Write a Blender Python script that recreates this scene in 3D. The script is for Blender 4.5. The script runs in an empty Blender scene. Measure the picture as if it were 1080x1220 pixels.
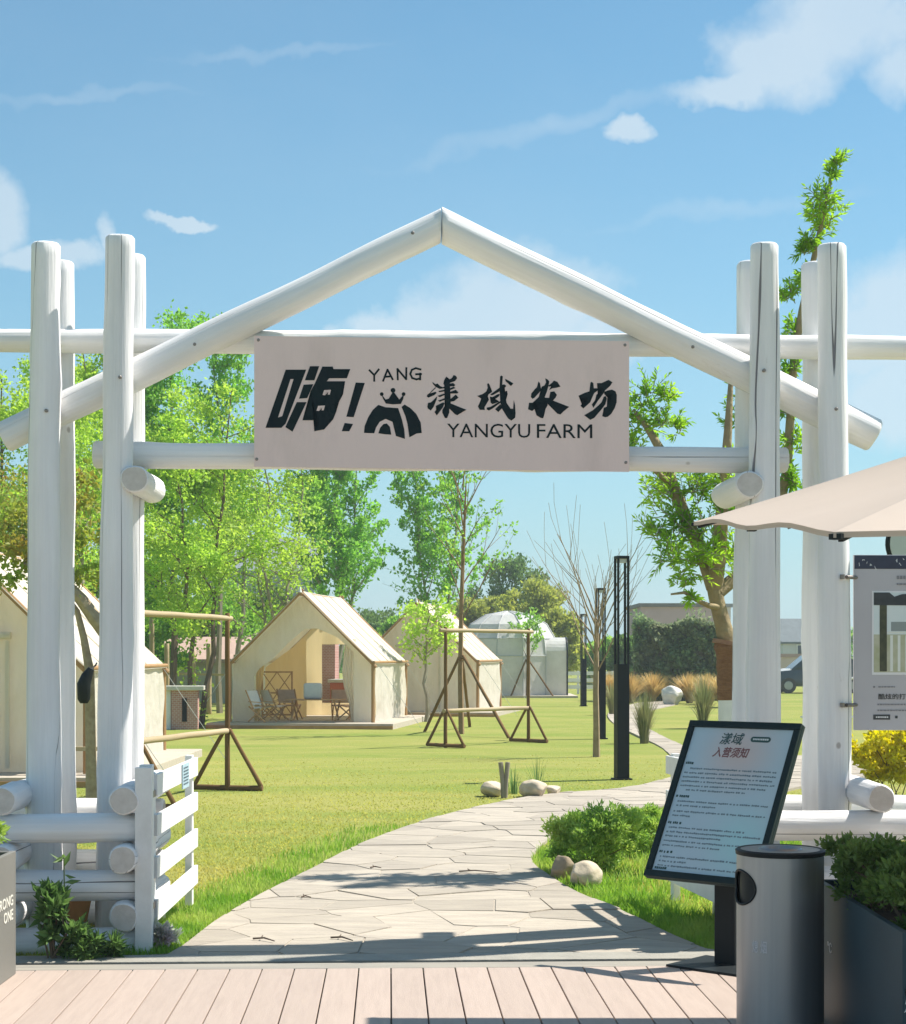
import bpy, bmesh, math, random
import numpy as np
from mathutils import Vector, Matrix, Quaternion

# ------------------------------------------------------------------ camera, sky, sun, exposure
F = 2050.0            # focal length in photo pixels (photo is 1080 x 1220)
EYE = 1.6             # camera height
HZ = 780.0            # horizon row in the photo
scene = bpy.context.scene
C = scene.collection
cam_d = bpy.data.cameras.new('camera')
cam = bpy.data.objects.new('camera', cam_d)
C.objects.link(cam)
cam.location = (0, 0, EYE)
cam.rotation_euler = (math.radians(90), 0, 0)
cam_d.sensor_fit = 'HORIZONTAL'
cam_d.sensor_width = 36.0
cam_d.lens = 36.0 * F / 1080.0
cam_d.shift_y = (HZ - 610.0) / 1080.0
cam_d.clip_end = 4000.0
scene.camera = cam

SUN = Vector((0.68, 0.25, 1.0)).normalized()
SUN_EL = math.asin(SUN.z)
SUN_AZ = math.atan2(SUN.x, SUN.y)
sun_d = bpy.data.lights.new('sun', 'SUN')
sun_d.energy = 3.9
sun_d.angle = math.radians(0.6)
sun_d.color = (1.0, 0.95, 0.86)
sun = bpy.data.objects.new('sun', sun_d)
C.objects.link(sun)
sun.rotation_euler = SUN.to_track_quat('Z', 'Y').to_euler()

scene.view_settings.view_transform = 'Standard'
scene.view_settings.look = 'None'
scene.view_settings.exposure = 1.09
scene.view_settings.gamma = 1.0
scene.view_settings.use_curve_mapping = False
scene.render.engine = 'CYCLES'
scene.cycles.use_denoising = True
scene.cycles.max_bounces = 8
scene.cycles.diffuse_bounces = 3
scene.cycles.glossy_bounces = 3
scene.cycles.transmission_bounces = 6
scene.cycles.transparent_max_bounces = 8

world = bpy.data.worlds.new('World')
scene.world = world
world.use_nodes = True
wt = world.node_tree
wt.nodes.clear()


def wn(kind, **kw):
    n = wt.nodes.new(kind)
    for k, v in kw.items():
        setattr(n, k, v)
    return n


def wmath(op, a, b=None, clamp=False):
    n = wt.nodes.new('ShaderNodeMath')
    n.operation = op
    n.use_clamp = clamp
    for i, v in enumerate((a, b)):
        if v is None:
            continue
        if isinstance(v, (int, float)):
            n.inputs[i].default_value = v
        else:
            wt.links.new(v, n.inputs[i])
    return n.outputs[0]


def build_world():
    L = wt.links
    sky = wn('ShaderNodeTexSky', sky_type='NISHITA')
    sky.sun_disc = False
    sky.sun_elevation = SUN_EL
    sky.sun_rotation = SUN_AZ
    sky.altitude = 0.0
    sky.air_density = 1.0
    sky.dust_density = 0.15
    sky.ozone_density = 1.6
    tc = wn('ShaderNodeTexCoord')
    sep = wn('ShaderNodeSeparateXYZ')
    L.new(tc.outputs['Generated'], sep.inputs[0])
    x, y, z = sep.outputs
    # wispy distortion of the direction
    nz = wn('ShaderNodeTexNoise')
    nz.inputs['Scale'].default_value = 26.0
    nz.inputs['Detail'].default_value = 6.0
    nz.inputs['Roughness'].default_value = 0.55
    L.new(tc.outputs['Generated'], nz.inputs['Vector'])
    nzc = wn('ShaderNodeSeparateXYZ')
    L.new(nz.outputs['Color'], nzc.inputs[0])
    ysafe = wmath('MAXIMUM', y, 0.02)
    u = wmath('DIVIDE', x, ysafe)
    v = wmath('DIVIDE', z, ysafe)
    u = wmath('ADD', u, wmath('MULTIPLY', wmath('SUBTRACT', nzc.outputs[0], 0.5), 0.05))
    v = wmath('ADD', v, wmath('MULTIPLY', wmath('SUBTRACT', nzc.outputs[1], 0.5), 0.04))
    blobs = [(1010, 20, 130, 90), (935, 70, 110, 62), (862, 106, 80, 26), (1070, 75, 60, 55), (1150, 40, 120, 80),
             (1085, 375, 90, 105), (1015, 400, 75, 70), (1110, 480, 160, 70),
             (625, 365, 135, 90), (535, 385, 100, 58), (440, 388, 55, 30), (700, 400, 90, 50),
             (-20, 245, 62, 60), (122, 285, 22, 26), (60, 300, 90, 18), (222, 270, 40, 9), (753, 152, 24, 17)]
    best = None
    for (px, py, a, b) in blobs:
        du = wmath('MULTIPLY', wmath('SUBTRACT', u, (px - 540) / F), F / a)
        dv = wmath('MULTIPLY', wmath('SUBTRACT', v, (HZ - py) / F), F / b)
        q = wmath('ADD', wmath('MULTIPLY', du, du), wmath('MULTIPLY', dv, dv))
        q = wmath('SUBTRACT', 1.0, q)
        best = q if best is None else wmath('MAXIMUM', best, q)
    front = wmath('MULTIPLY', wmath('SUBTRACT', y, 0.15), 8.0, True)
    edge = wn('ShaderNodeTexNoise')
    edge.inputs['Scale'].default_value = 17.0
    edge.inputs['Detail'].default_value = 9.0
    edge.inputs['Roughness'].default_value = 0.62
    L.new(tc.outputs['Generated'], edge.inputs['Vector'])
    best = wmath('ADD', wmath('MAXIMUM', best, -1.0), wmath('MULTIPLY', wmath('SUBTRACT', edge.outputs['Fac'], 0.5), 1.7))
    body = wmath('MULTIPLY', wmath('MULTIPLY', best, 1.4, True), wmath('MULTIPLY', front, 0.85))
    # faint drawn-out cirrus streaks
    cir = None
    for (px, py, a, b, sl_) in ((90, 115, 190, 10, -0.10), (640, 150, 240, 16, -0.25), (330, 60, 160, 9, -0.05), (860, 250, 200, 14, -0.12)):
        du = wmath('SUBTRACT', u, (px - 540) / F)
        dv = wmath('SUBTRACT', wmath('SUBTRACT', v, (HZ - py) / F), wmath('MULTIPLY', du, -sl_))
        du = wmath('MULTIPLY', du, F / a)
        dv = wmath('MULTIPLY', dv, F / b)
        q = wmath('SUBTRACT', 1.0, wmath('ADD', wmath('MULTIPLY', du, du), wmath('MULTIPLY', dv, dv)))
        cir = q if cir is None else wmath('MAXIMUM', cir, q)
    cir = wmath('MULTIPLY', wmath('MULTIPLY', cir, 1.0, True), wmath('MULTIPLY', wmath('MULTIPLY', nz.outputs['Fac'], 0.42), front))
    body = wmath('MAXIMUM', body, cir)
    # loose cumulus over the unseen rest of the sky, thickened for more fill light
    mp = wn('ShaderNodeMapping')
    mp.inputs['Scale'].default_value = (1.0, 1.0, 2.2)
    L.new(tc.outputs['Generated'], mp.inputs['Vector'])
    n2 = wn('ShaderNodeTexNoise')
    n2.inputs['Scale'].default_value = 3.2
    n2.inputs['Detail'].default_value = 7.0
    n2.inputs['Roughness'].default_value = 0.5
    L.new(mp.outputs[0], n2.inputs['Vector'])
    rest = wmath('MULTIPLY', wmath('SUBTRACT', n2.outputs['Fac'], 0.53), 6.0, True)
    side = wmath('MULTIPLY', wmath('SUBTRACT', 0.80, y), 9.0, True)
    rest = wmath('MULTIPLY', rest, side)
    # thin veil high up
    veil = wmath('MULTIPLY', wmath('SUBTRACT', n2.outputs['Fac'], 0.42), 0.9, True)
    veil = wmath('MULTIPLY', veil, 0.35)
    cloud = wmath('MAXIMUM', wmath('MAXIMUM', body, rest), veil)
    # soft inner structure
    n3 = wn('ShaderNodeTexNoise')
    n3.inputs['Scale'].default_value = 9.0
    n3.inputs['Detail'].default_value = 5.0
    L.new(tc.outputs['Generated'], n3.inputs['Vector'])
    dens = wmath('MULTIPLY', cloud, wmath('ADD', 0.55, wmath('MULTIPLY', n3.outputs['Fac'], 0.45)))
    low = wmath('MAXIMUM', wmath('MULTIPLY', z, 1.0), 0.0)
    mix = wn('ShaderNodeMix', data_type='RGBA')
    L.new(dens, mix.inputs['Factor'])
    tint = wn('ShaderNodeMix', data_type='RGBA', blend_type='MULTIPLY')
    tint.inputs['Factor'].default_value = 1.0
    L.new(sky.outputs[0], tint.inputs['A'])
    tint.inputs['B'].default_value = SKY_TINT
    haze = wn('ShaderNodeMix', data_type='RGBA')
    hz = wmath('MULTIPLY', wmath('POWER', 2.718, wmath('MULTIPLY', low, -6.5)), 0.86)
    L.new(hz, haze.inputs['Factor'])
    L.new(tint.outputs['Result'], haze.inputs['A'])
    haze.inputs['B'].default_value = HAZE
    L.new(haze.outputs['Result'], mix.inputs['A'])
    mix.inputs['B'].default_value = CLOUD
    bg = wn('ShaderNodeBackground')
    bg.inputs['Strength'].default_value = SKY_STRENGTH
    L.new(mix.outputs['Result'], bg.inputs['Color'])
    out = wn('ShaderNodeOutputWorld')
    L.new(bg.outputs[0], out.inputs['Surface'])


SKY_STRENGTH = 0.074
SKY_TINT = (0.60, 0.915, 0.91, 1.0)
CLOUD = (4.6, 5.3, 5.8, 1.0)
HAZE = (2.75, 3.75, 4.5, 1.0)
build_world()

# ------------------------------------------------------------------ placing helpers
A = math.radians(2.12)                 # the gateway stands turned a little to the camera
GO = Vector((0.0, 9.7, 0.0))
EX = Vector((math.cos(A), math.sin(A), 0))
EY = Vector((-math.sin(A), math.cos(A), 0))


def at(px, py, d):
    return Vector(((px - 540) / F * d, d, EYE - (py - HZ) / F * d))


def gr(px, py):
    d = F * EYE / (py - HZ)
    return Vector(((px - 540) / F * d, d, 0.0))


def gp(px, py, ly=0.0):
    """photo point on the plane ly of the gateway frame -> local coordinates of that frame"""
    ray = Vector(((px - 540) / F, 1.0, -(py - HZ) / F))
    o = Vector((0, 0, EYE)) - GO
    t = (ly - o.dot(EY)) / ray.dot(EY)
    p = o + ray * t
    return Vector((p.dot(EX), ly, p.z))


# ------------------------------------------------------------------ materials
MATS = {}


def nt(name):
    m = bpy.data.materials.new(name)
    m.use_nodes = True
    t = m.node_tree
    t.nodes.clear()
    return m, t


def N(t, kind, **kw):
    n = t.nodes.new(kind)
    for k, v in kw.items():
        setattr(n, k, v)
    return n


def rgba(c):
    return (c[0], c[1], c[2], 1.0)


def mat(name, c1, c2=None, scale=4.0, rough=0.7, bump=0.0, bscale=None, detail=5.0, stretch=(1, 1, 1), metallic=0.0,
        coat=0.0, dirt=None, dirt_scale=1.5, dirt_amt=0.5, coords='Object', rand=0.0, transl=0.0, spec=0.5, bdist=0.01):
    if name in MATS:
        return MATS[name]
    m, t = nt(name)
    L = t.links
    out = N(t, 'ShaderNodeOutputMaterial')
    b = N(t, 'ShaderNodeBsdfPrincipled')
    b.inputs['Roughness'].default_value = rough
    b.inputs['Metallic'].default_value = metallic
    b.inputs['Coat Weight'].default_value = coat
    b.inputs['Specular IOR Level'].default_value = spec
    tc = N(t, 'ShaderNodeTexCoord')
    mp = N(t, 'ShaderNodeMapping')
    mp.inputs['Scale'].default_value = stretch
    L.new(tc.outputs[coords], mp.inputs['Vector'])
    oi = N(t, 'ShaderNodeObjectInfo')
    add = N(t, 'ShaderNodeVectorMath', operation='MULTIPLY_ADD')
    L.new(oi.outputs['Random'], add.inputs[0])
    add.inputs[1].default_value = (37.0, 23.0, 11.0)
    L.new(mp.outputs[0], add.inputs[2])
    nz = N(t, 'ShaderNodeTexNoise')
    nz.inputs['Scale'].default_value = scale
    nz.inputs['Detail'].default_value = detail
    nz.inputs['Roughness'].default_value = 0.6
    L.new(add.outputs[0], nz.inputs['Vector'])
    cr = N(t, 'ShaderNodeValToRGB')
    cr.color_ramp.elements[0].position = 0.3
    cr.color_ramp.elements[1].position = 0.7
    cr.color_ramp.elements[0].color = rgba(c1)
    cr.color_ramp.elements[1].color = rgba(c2 if c2 else c1)
    L.new(nz.outputs['Fac'], cr.inputs[0])
    col = cr.outputs[0]
    if dirt is not None:
        n2 = N(t, 'ShaderNodeTexNoise')
        n2.inputs['Scale'].default_value = dirt_scale
        n2.inputs['Detail'].default_value = 8.0
        n2.inputs['Roughness'].default_value = 0.7
        L.new(add.outputs[0], n2.inputs['Vector'])
        r2 = N(t, 'ShaderNodeMapRange')
        r2.inputs['From Min'].default_value = 0.5
        r2.inputs['From Max'].default_value = 0.75
        r2.inputs['To Max'].default_value = dirt_amt
        L.new(n2.outputs['Fac'], r2.inputs['Value'])
        mx = N(t, 'ShaderNodeMix', data_type='RGBA')
        L.new(r2.outputs[0], mx.inputs['Factor'])
        L.new(col, mx.inputs['A'])
        mx.inputs['B'].default_value = rgba(dirt)
        col = mx.outputs['Result']
    if rand > 0:
        hs = N(t, 'ShaderNodeHueSaturation')
        mr = N(t, 'ShaderNodeMapRange')
        mr.inputs['To Min'].default_value = 1 - rand
        mr.inputs['To Max'].default_value = 1 + rand
        L.new(oi.outputs['Random'], mr.inputs['Value'])
        L.new(mr.outputs[0], hs.inputs['Value'])
        L.new(col, hs.inputs['Color'])
        col = hs.outputs[0]
    L.new(col, b.inputs['Base Color'])
    if bump > 0:
        nb = N(t, 'ShaderNodeTexNoise')
        nb.inputs['Scale'].default_value = bscale or scale * 4
        nb.inputs['Detail'].default_value = 6.0
        L.new(add.outputs[0], nb.inputs['Vector'])
        bp = N(t, 'ShaderNodeBump')
        bp.inputs['Strength'].default_value = bump
        bp.inputs['Distance'].default_value = bdist
        L.new(nb.outputs['Fac'], bp.inputs['Height'])
        L.new(bp.outputs[0], b.inputs['Normal'])
    if transl > 0:
        tr = N(t, 'ShaderNodeBsdfTranslucent')
        L.new(col, tr.inputs['Color'])
        ms = N(t, 'ShaderNodeMixShader')
        ms.inputs[0].default_value = transl
        L.new(b.outputs[0], ms.inputs[1])
        L.new(tr.outputs[0], ms.inputs[2])
        L.new(ms.outputs[0], out.inputs['Surface'])
    else:
        L.new(b.outputs[0], out.inputs['Surface'])
    MATS[name] = m
    return m


LEAF_GAIN = 1.52


def leaf_mat(name, c1, c2, c3=None, transl=0.4, rough=0.55, clump=0.9):
    """each leaf takes its own tone between c1 and c2; c3 comes in patches through the crown"""
    if name in MATS:
        return MATS[name]
    m, t = nt(name)
    L = t.links
    out = N(t, 'ShaderNodeOutputMaterial')
    geo = N(t, 'ShaderNodeNewGeometry')
    gn = lambda c: (c[0] * LEAF_GAIN * 1.03, c[1] * LEAF_GAIN, c[2] * LEAF_GAIN * 1.6)
    c1, c2 = gn(c1), gn(c2)
    c3 = gn(c3) if c3 else None
    cr = N(t, 'ShaderNodeValToRGB')
    cr.color_ramp.elements[0].color = rgba(c1)
    cr.color_ramp.elements[1].color = rgba(c2)
    L.new(geo.outputs['Random Per Island'], cr.inputs[0])
    col = cr.outputs[0]
    if c3:
        tc = N(t, 'ShaderNodeTexCoord')
        nz = N(t, 'ShaderNodeTexNoise')
        nz.inputs['Scale'].default_value = clump
        nz.inputs['Detail'].default_value = 3.0
        L.new(tc.outputs['Object'], nz.inputs['Vector'])
        mr = N(t, 'ShaderNodeMapRange')
        mr.inputs['From Min'].default_value = 0.42
        mr.inputs['From Max'].default_value = 0.62
        L.new(nz.outputs['Fac'], mr.inputs['Value'])
        mx = N(t, 'ShaderNodeMix', data_type='RGBA')
        L.new(mr.outputs[0], mx.inputs['Factor'])
        L.new(col, mx.inputs['A'])
        mx.inputs['B'].default_value = rgba(c3)
        col = mx.outputs['Result']
    b = N(t, 'ShaderNodeBsdfPrincipled')
    b.inputs['Roughness'].default_value = rough
    b.inputs['Specular IOR Level'].default_value = 0.3
    L.new(col, b.inputs['Base Color'])
    tr = N(t, 'ShaderNodeBsdfTranslucent')
    hs = N(t, 'ShaderNodeHueSaturation')
    hs.inputs['Saturation'].default_value = 1.1
    hs.inputs['Value'].default_value = 1.5
    L.new(col, hs.inputs['Color'])
    L.new(hs.outputs[0], tr.inputs['Color'])
    ms = N(t, 'ShaderNodeMixShader')
    ms.inputs[0].default_value = transl
    L.new(b.outputs[0], ms.inputs[1])
    L.new(tr.outputs[0], ms.inputs[2])
    L.new(ms.outputs[0], out.inputs['Surface'])
    MATS[name] = m
    return m


def log_mat(name, c1, c2, crack, grain=0.5, crack_w=0.010, knot=(0.34, 0.30, 0.27)):
    """a peeled and painted log, its length along local z: long grain, drying cracks, knots"""
    if name in MATS:
        return MATS[name]
    m, t = nt(name)
    L = t.links
    out = N(t, 'ShaderNodeOutputMaterial')
    b = N(t, 'ShaderNodeBsdfPrincipled')
    b.inputs['Roughness'].default_value = 0.92
    b.inputs['Specular IOR Level'].default_value = 0.12
    tc = N(t, 'ShaderNodeTexCoord')
    oi = N(t, 'ShaderNodeObjectInfo')
    off = N(t, 'ShaderNodeVectorMath', operation='MULTIPLY_ADD')
    L.new(oi.outputs['Random'], off.inputs[0])
    off.inputs[1].default_value = (17.0, 29.0, 41.0)
    L.new(tc.outputs['Object'], off.inputs[2])

    def noise(sc, stretch, det=5.0, rough=0.55):
        mp = N(t, 'ShaderNodeMapping')
        mp.inputs['Scale'].default_value = stretch
        L.new(off.outputs[0], mp.inputs['Vector'])
        n = N(t, 'ShaderNodeTexNoise')
        n.inputs['Scale'].default_value = sc
        n.inputs['Detail'].default_value = det
        n.inputs['Roughness'].default_value = rough
        L.new(mp.outputs[0], n.inputs['Vector'])
        return n.outputs['Fac']

    g = noise(16.0, (1, 1, 0.035), 8.0, 0.65)
    cr = N(t, 'ShaderNodeValToRGB')
    cr.color_ramp.elements[0].position = 0.32
    cr.color_ramp.elements[1].position = 0.68
    cr.color_ramp.elements[0].color = rgba(c2)
    cr.color_ramp.elements[1].color = rgba(c1)
    L.new(g, cr.inputs[0])
    # blotchy weathering
    w = noise(2.4, (1, 1, 0.5), 6.0)
    mr = N(t, 'ShaderNodeMapRange')
    mr.inputs['From Min'].default_value = 0.42
    mr.inputs['From Max'].default_value = 0.68
    mr.inputs['To Max'].default_value = grain
    L.new(w, mr.inputs['Value'])
    mx = N(t, 'ShaderNodeMix', data_type='RGBA')
    L.new(mr.outputs[0], mx.inputs['Factor'])
    L.new(cr.outputs[0], mx.inputs['A'])
    mx.inputs['B'].default_value = rgba([v * 0.86 for v in c2])
    # cracks: thin level lines of a noise stretched along the log
    k = noise(6.5, (1, 1, 0.012), 1.0, 0.4)
    ab = N(t, 'ShaderNodeMath', operation='SUBTRACT')
    L.new(k, ab.inputs[0])
    ab.inputs[1].default_value = 0.53
    aa = N(t, 'ShaderNodeMath', operation='ABSOLUTE')
    L.new(ab.outputs[0], aa.inputs[0])
    lim = noise(1.5, (1, 1, 0.6), 2.0)
    lr = N(t, 'ShaderNodeMapRange')
    lr.inputs['From Min'].default_value = 0.43
    lr.inputs['From Max'].default_value = 0.62
    lr.inputs['To Min'].default_value = 0.0005
    lr.inputs['To Max'].default_value = crack_w
    L.new(lim, lr.inputs['Value'])
    dv = N(t, 'ShaderNodeMath', operation='DIVIDE')
    L.new(aa.outputs[0], dv.inputs[0])
    L.new(lr.outputs[0], dv.inputs[1])
    cs = N(t, 'ShaderNodeMapRange')
    cs.inputs['From Min'].default_value = 0.5
    cs.inputs['From Max'].default_value = 1.2
    cs.inputs['To Min'].default_value = 0.85
    cs.inputs['To Max'].default_value = 0.0
    L.new(dv.outputs[0], cs.inputs['Value'])
    m2 = N(t, 'ShaderNodeMix', data_type='RGBA')
    L.new(cs.outputs[0], m2.inputs['Factor'])
    L.new(mx.outputs['Result'], m2.inputs['A'])
    m2.inputs['B'].default_value = rgba(crack)
    # rubbed-through patches of bare wood
    wr = noise(5.5, (1, 1, 0.22), 9.0, 0.72)
    wm_ = N(t, 'ShaderNodeMapRange')
    wm_.inputs['From Min'].default_value = 0.66
    wm_.inputs['From Max'].default_value = 0.72
    wm_.inputs['To Max'].default_value = 0.55
    L.new(wr, wm_.inputs['Value'])
    mw = N(t, 'ShaderNodeMix', data_type='RGBA')
    L.new(wm_.outputs[0], mw.inputs['Factor'])
    L.new(m2.outputs['Result'], mw.inputs['A'])
    mw.inputs['B'].default_value = rgba([c2[0] * 0.62, c2[1] * 0.56, c2[2] * 0.48])
    m2 = mw
    # knots
    mp = N(t, 'ShaderNodeMapping')
    mp.inputs['Scale'].default_value = (3.4, 3.4, 2.4)
    L.new(off.outputs[0], mp.inputs['Vector'])
    vo = N(t, 'ShaderNodeTexVoronoi')
    vo.inputs['Scale'].default_value = 1.0
    L.new(mp.outputs[0], vo.inputs['Vector'])
    kr = N(t, 'ShaderNodeMapRange')
    kr.inputs['From Min'].default_value = 0.03
    kr.inputs['From Max'].default_value = 0.055
    kr.inputs['To Min'].default_value = 0.75
    kr.inputs['To Max'].default_value = 0.0
    L.new(vo.outputs['Distance'], kr.inputs['Value'])
    m3 = N(t, 'ShaderNodeMix', data_type='RGBA')
    L.new(kr.outputs[0], m3.inputs['Factor'])
    L.new(m2.outputs['Result'], m3.inputs['A'])
    m3.inputs['B'].default_value = rgba(knot)
    L.new(m3.outputs['Result'], b.inputs['Base Color'])
    hb = N(t, 'ShaderNodeMath', operation='MULTIPLY_ADD')
    L.new(cs.outputs[0], hb.inputs[0])
    hb.inputs[1].default_value = -1.6
    L.new(g, hb.inputs[2])
    bp = N(t, 'ShaderNodeBump')
    bp.inputs['Strength'].default_value = 0.8
    bp.inputs['Distance'].default_value = 0.014
    L.new(hb.outputs[0], bp.inputs['Height'])
    L.new(bp.outputs[0], b.inputs['Normal'])
    L.new(b.outputs[0], out.inputs['Surface'])
    MATS[name] = m
    return m


WHITELOG = log_mat('white_painted_log', (0.87, 0.855, 0.845), (0.74, 0.725, 0.725), (0.12, 0.11, 0.13), 0.42, 0.007)
ENDGRAIN = mat('log_end', (0.62, 0.58, 0.54), (0.50, 0.46, 0.42), 18, 0.8, 0.3, 60)
BROWNLOG = log_mat('brown_pole', (0.23, 0.14, 0.06), (0.155, 0.09, 0.04), (0.05, 0.03, 0.02), 0.6)
WHITEPAINT = mat('white_paint', (0.80, 0.79, 0.77), (0.72, 0.71, 0.69), 3, 0.5, 0.15, 40, stretch=(1, 1, 1), dirt=(0.45, 0.43, 0.38), dirt_amt=0.35)
SIGNCLOTH = mat('sign_board', (0.80, 0.62, 0.575), (0.77, 0.595, 0.555), 2, 0.75, 0.12, 30, dirt=(0.55, 0.43, 0.39), dirt_scale=1.6, dirt_amt=0.4, stretch=(2.5, 1, 0.7))
INK = mat('dark_green_ink', (0.008, 0.020, 0.021), (0.007, 0.014, 0.020), 6, 0.7, spec=0.12)
BOLT = mat('bolt_steel', (0.22, 0.19, 0.17), (0.30, 0.27, 0.25), 40, 0.45, metallic=0.7)
CANVAS = mat('tent_canvas', (0.88, 0.83, 0.74), (0.83, 0.775, 0.67), 1.6, 0.9, 0.9, 2.6, dirt=(0.56, 0.49, 0.36), dirt_amt=0.25, transl=0.48, bdist=0.10, stretch=(1.6, 0.8, 0.7))
CANVASY = mat('tent_canvas_backlit', (0.90, 0.74, 0.44), (0.87, 0.69, 0.38), 1.6, 0.9, 0.6, 4.5, transl=0.55, bdist=0.05, stretch=(3, 3, 0.4))  # yellow glow of daylight through the tent cloth is put into this colour
TENTWOOD = mat('tent_wood', (0.42, 0.24, 0.10), (0.33, 0.18, 0.07), 6, 0.6, 0.2, stretch=(1, 1, 0.2))
DECKWOOD = mat('platform_wood', (0.50, 0.44, 0.36), (0.40, 0.34, 0.27), 5, 0.75, 0.3, stretch=(0.3, 3, 3))
BLACK = mat('black_metal', (0.012, 0.016, 0.018), (0.016, 0.020, 0.022), 8, 0.5, spec=0.18)
DARKGREEN = mat('dark_frame', (0.010, 0.022, 0.024), (0.013, 0.026, 0.027), 8, 0.45, spec=0.2)
STONE = mat('boulder', (0.62, 0.52, 0.38), (0.46, 0.38, 0.28), 9, 0.85, 0.6, 22, dirt=(0.30, 0.24, 0.17), dirt_amt=0.5, dirt_scale=4)
GREYSTONE = mat('grey_boulder', (0.55, 0.53, 0.50), (0.36, 0.35, 0.33), 9, 0.85, 0.6, 22)
BARK = mat('bark', (0.20, 0.145, 0.095), (0.12, 0.085, 0.055), 14, 0.9, 0.6, 30, stretch=(1, 1, 0.25))
PALEBARK = mat('pale_bark', (0.34, 0.30, 0.23), (0.24, 0.20, 0.15), 14, 0.9, 0.5, 30, stretch=(1, 1, 0.4))
STEEL = mat('brushed_steel', (0.42, 0.42, 0.43), (0.36, 0.36, 0.375), 30, 0.48, 0.03, 120, metallic=0.9, stretch=(1, 1, 0.03))


# ------------------------------------------------------------------ mesh helpers
def mesh_np(name, V, Fc, smooth=False):
    """V (n,3); Fc (m,k) with the same k for all faces"""
    V = np.asarray(V, dtype=np.float32)
    Fc = np.asarray(Fc, dtype=np.int32)
    me = bpy.data.meshes.new(name)
    m, k = Fc.shape
    me.vertices.add(len(V))
    me.vertices.foreach_set('co', V.ravel())
    me.loops.add(m * k)
    me.loops.foreach_set('vertex_index', Fc.ravel())
    me.polygons.add(m)
    me.polygons.foreach_set('loop_start', np.arange(0, m * k, k, dtype=np.int32))
    me.polygons.foreach_set('loop_total', np.full(m, k, dtype=np.int32))
    me.polygons.foreach_set('use_smooth', np.full(m, smooth, dtype=bool))
    me.update(calc_edges=True)
    return me


def link(name, me, m=None, parent=None, loc=None, rotz=None):
    o = bpy.data.objects.new(name, me)
    C.objects.link(o)
    if m is not None and me is not None and not me.materials:
        me.materials.append(m)
    if parent is not None:
        o.parent = parent
    if loc is not None:
        o.location = loc
    if rotz is not None:
        o.rotation_euler = (0, 0, rotz)
    return o


def tag(o, label=None, cat=None, group=None, kind=None):
    if label:
        o['label'] = label
    if cat:
        o['category'] = cat
    if group:
        o['group'] = group
    if kind:
        o['kind'] = kind
    return o


def thing(name, label, cat, loc=(0, 0, 0), rotz=0.0, group=None):
    o = bpy.data.objects.new(name, None)
    C.objects.link(o)
    o.empty_display_size = 0.1
    o.location = loc
    o.rotation_euler = (0, 0, rotz)
    return tag(o, label, cat, group)


def copy_tree(o, parent=None):
    c = o.copy()
    C.objects.link(c)
    if parent is not None:
        c.parent = parent
    for ch in list(o.children):
        copy_tree(ch, c)
    return c


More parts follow.
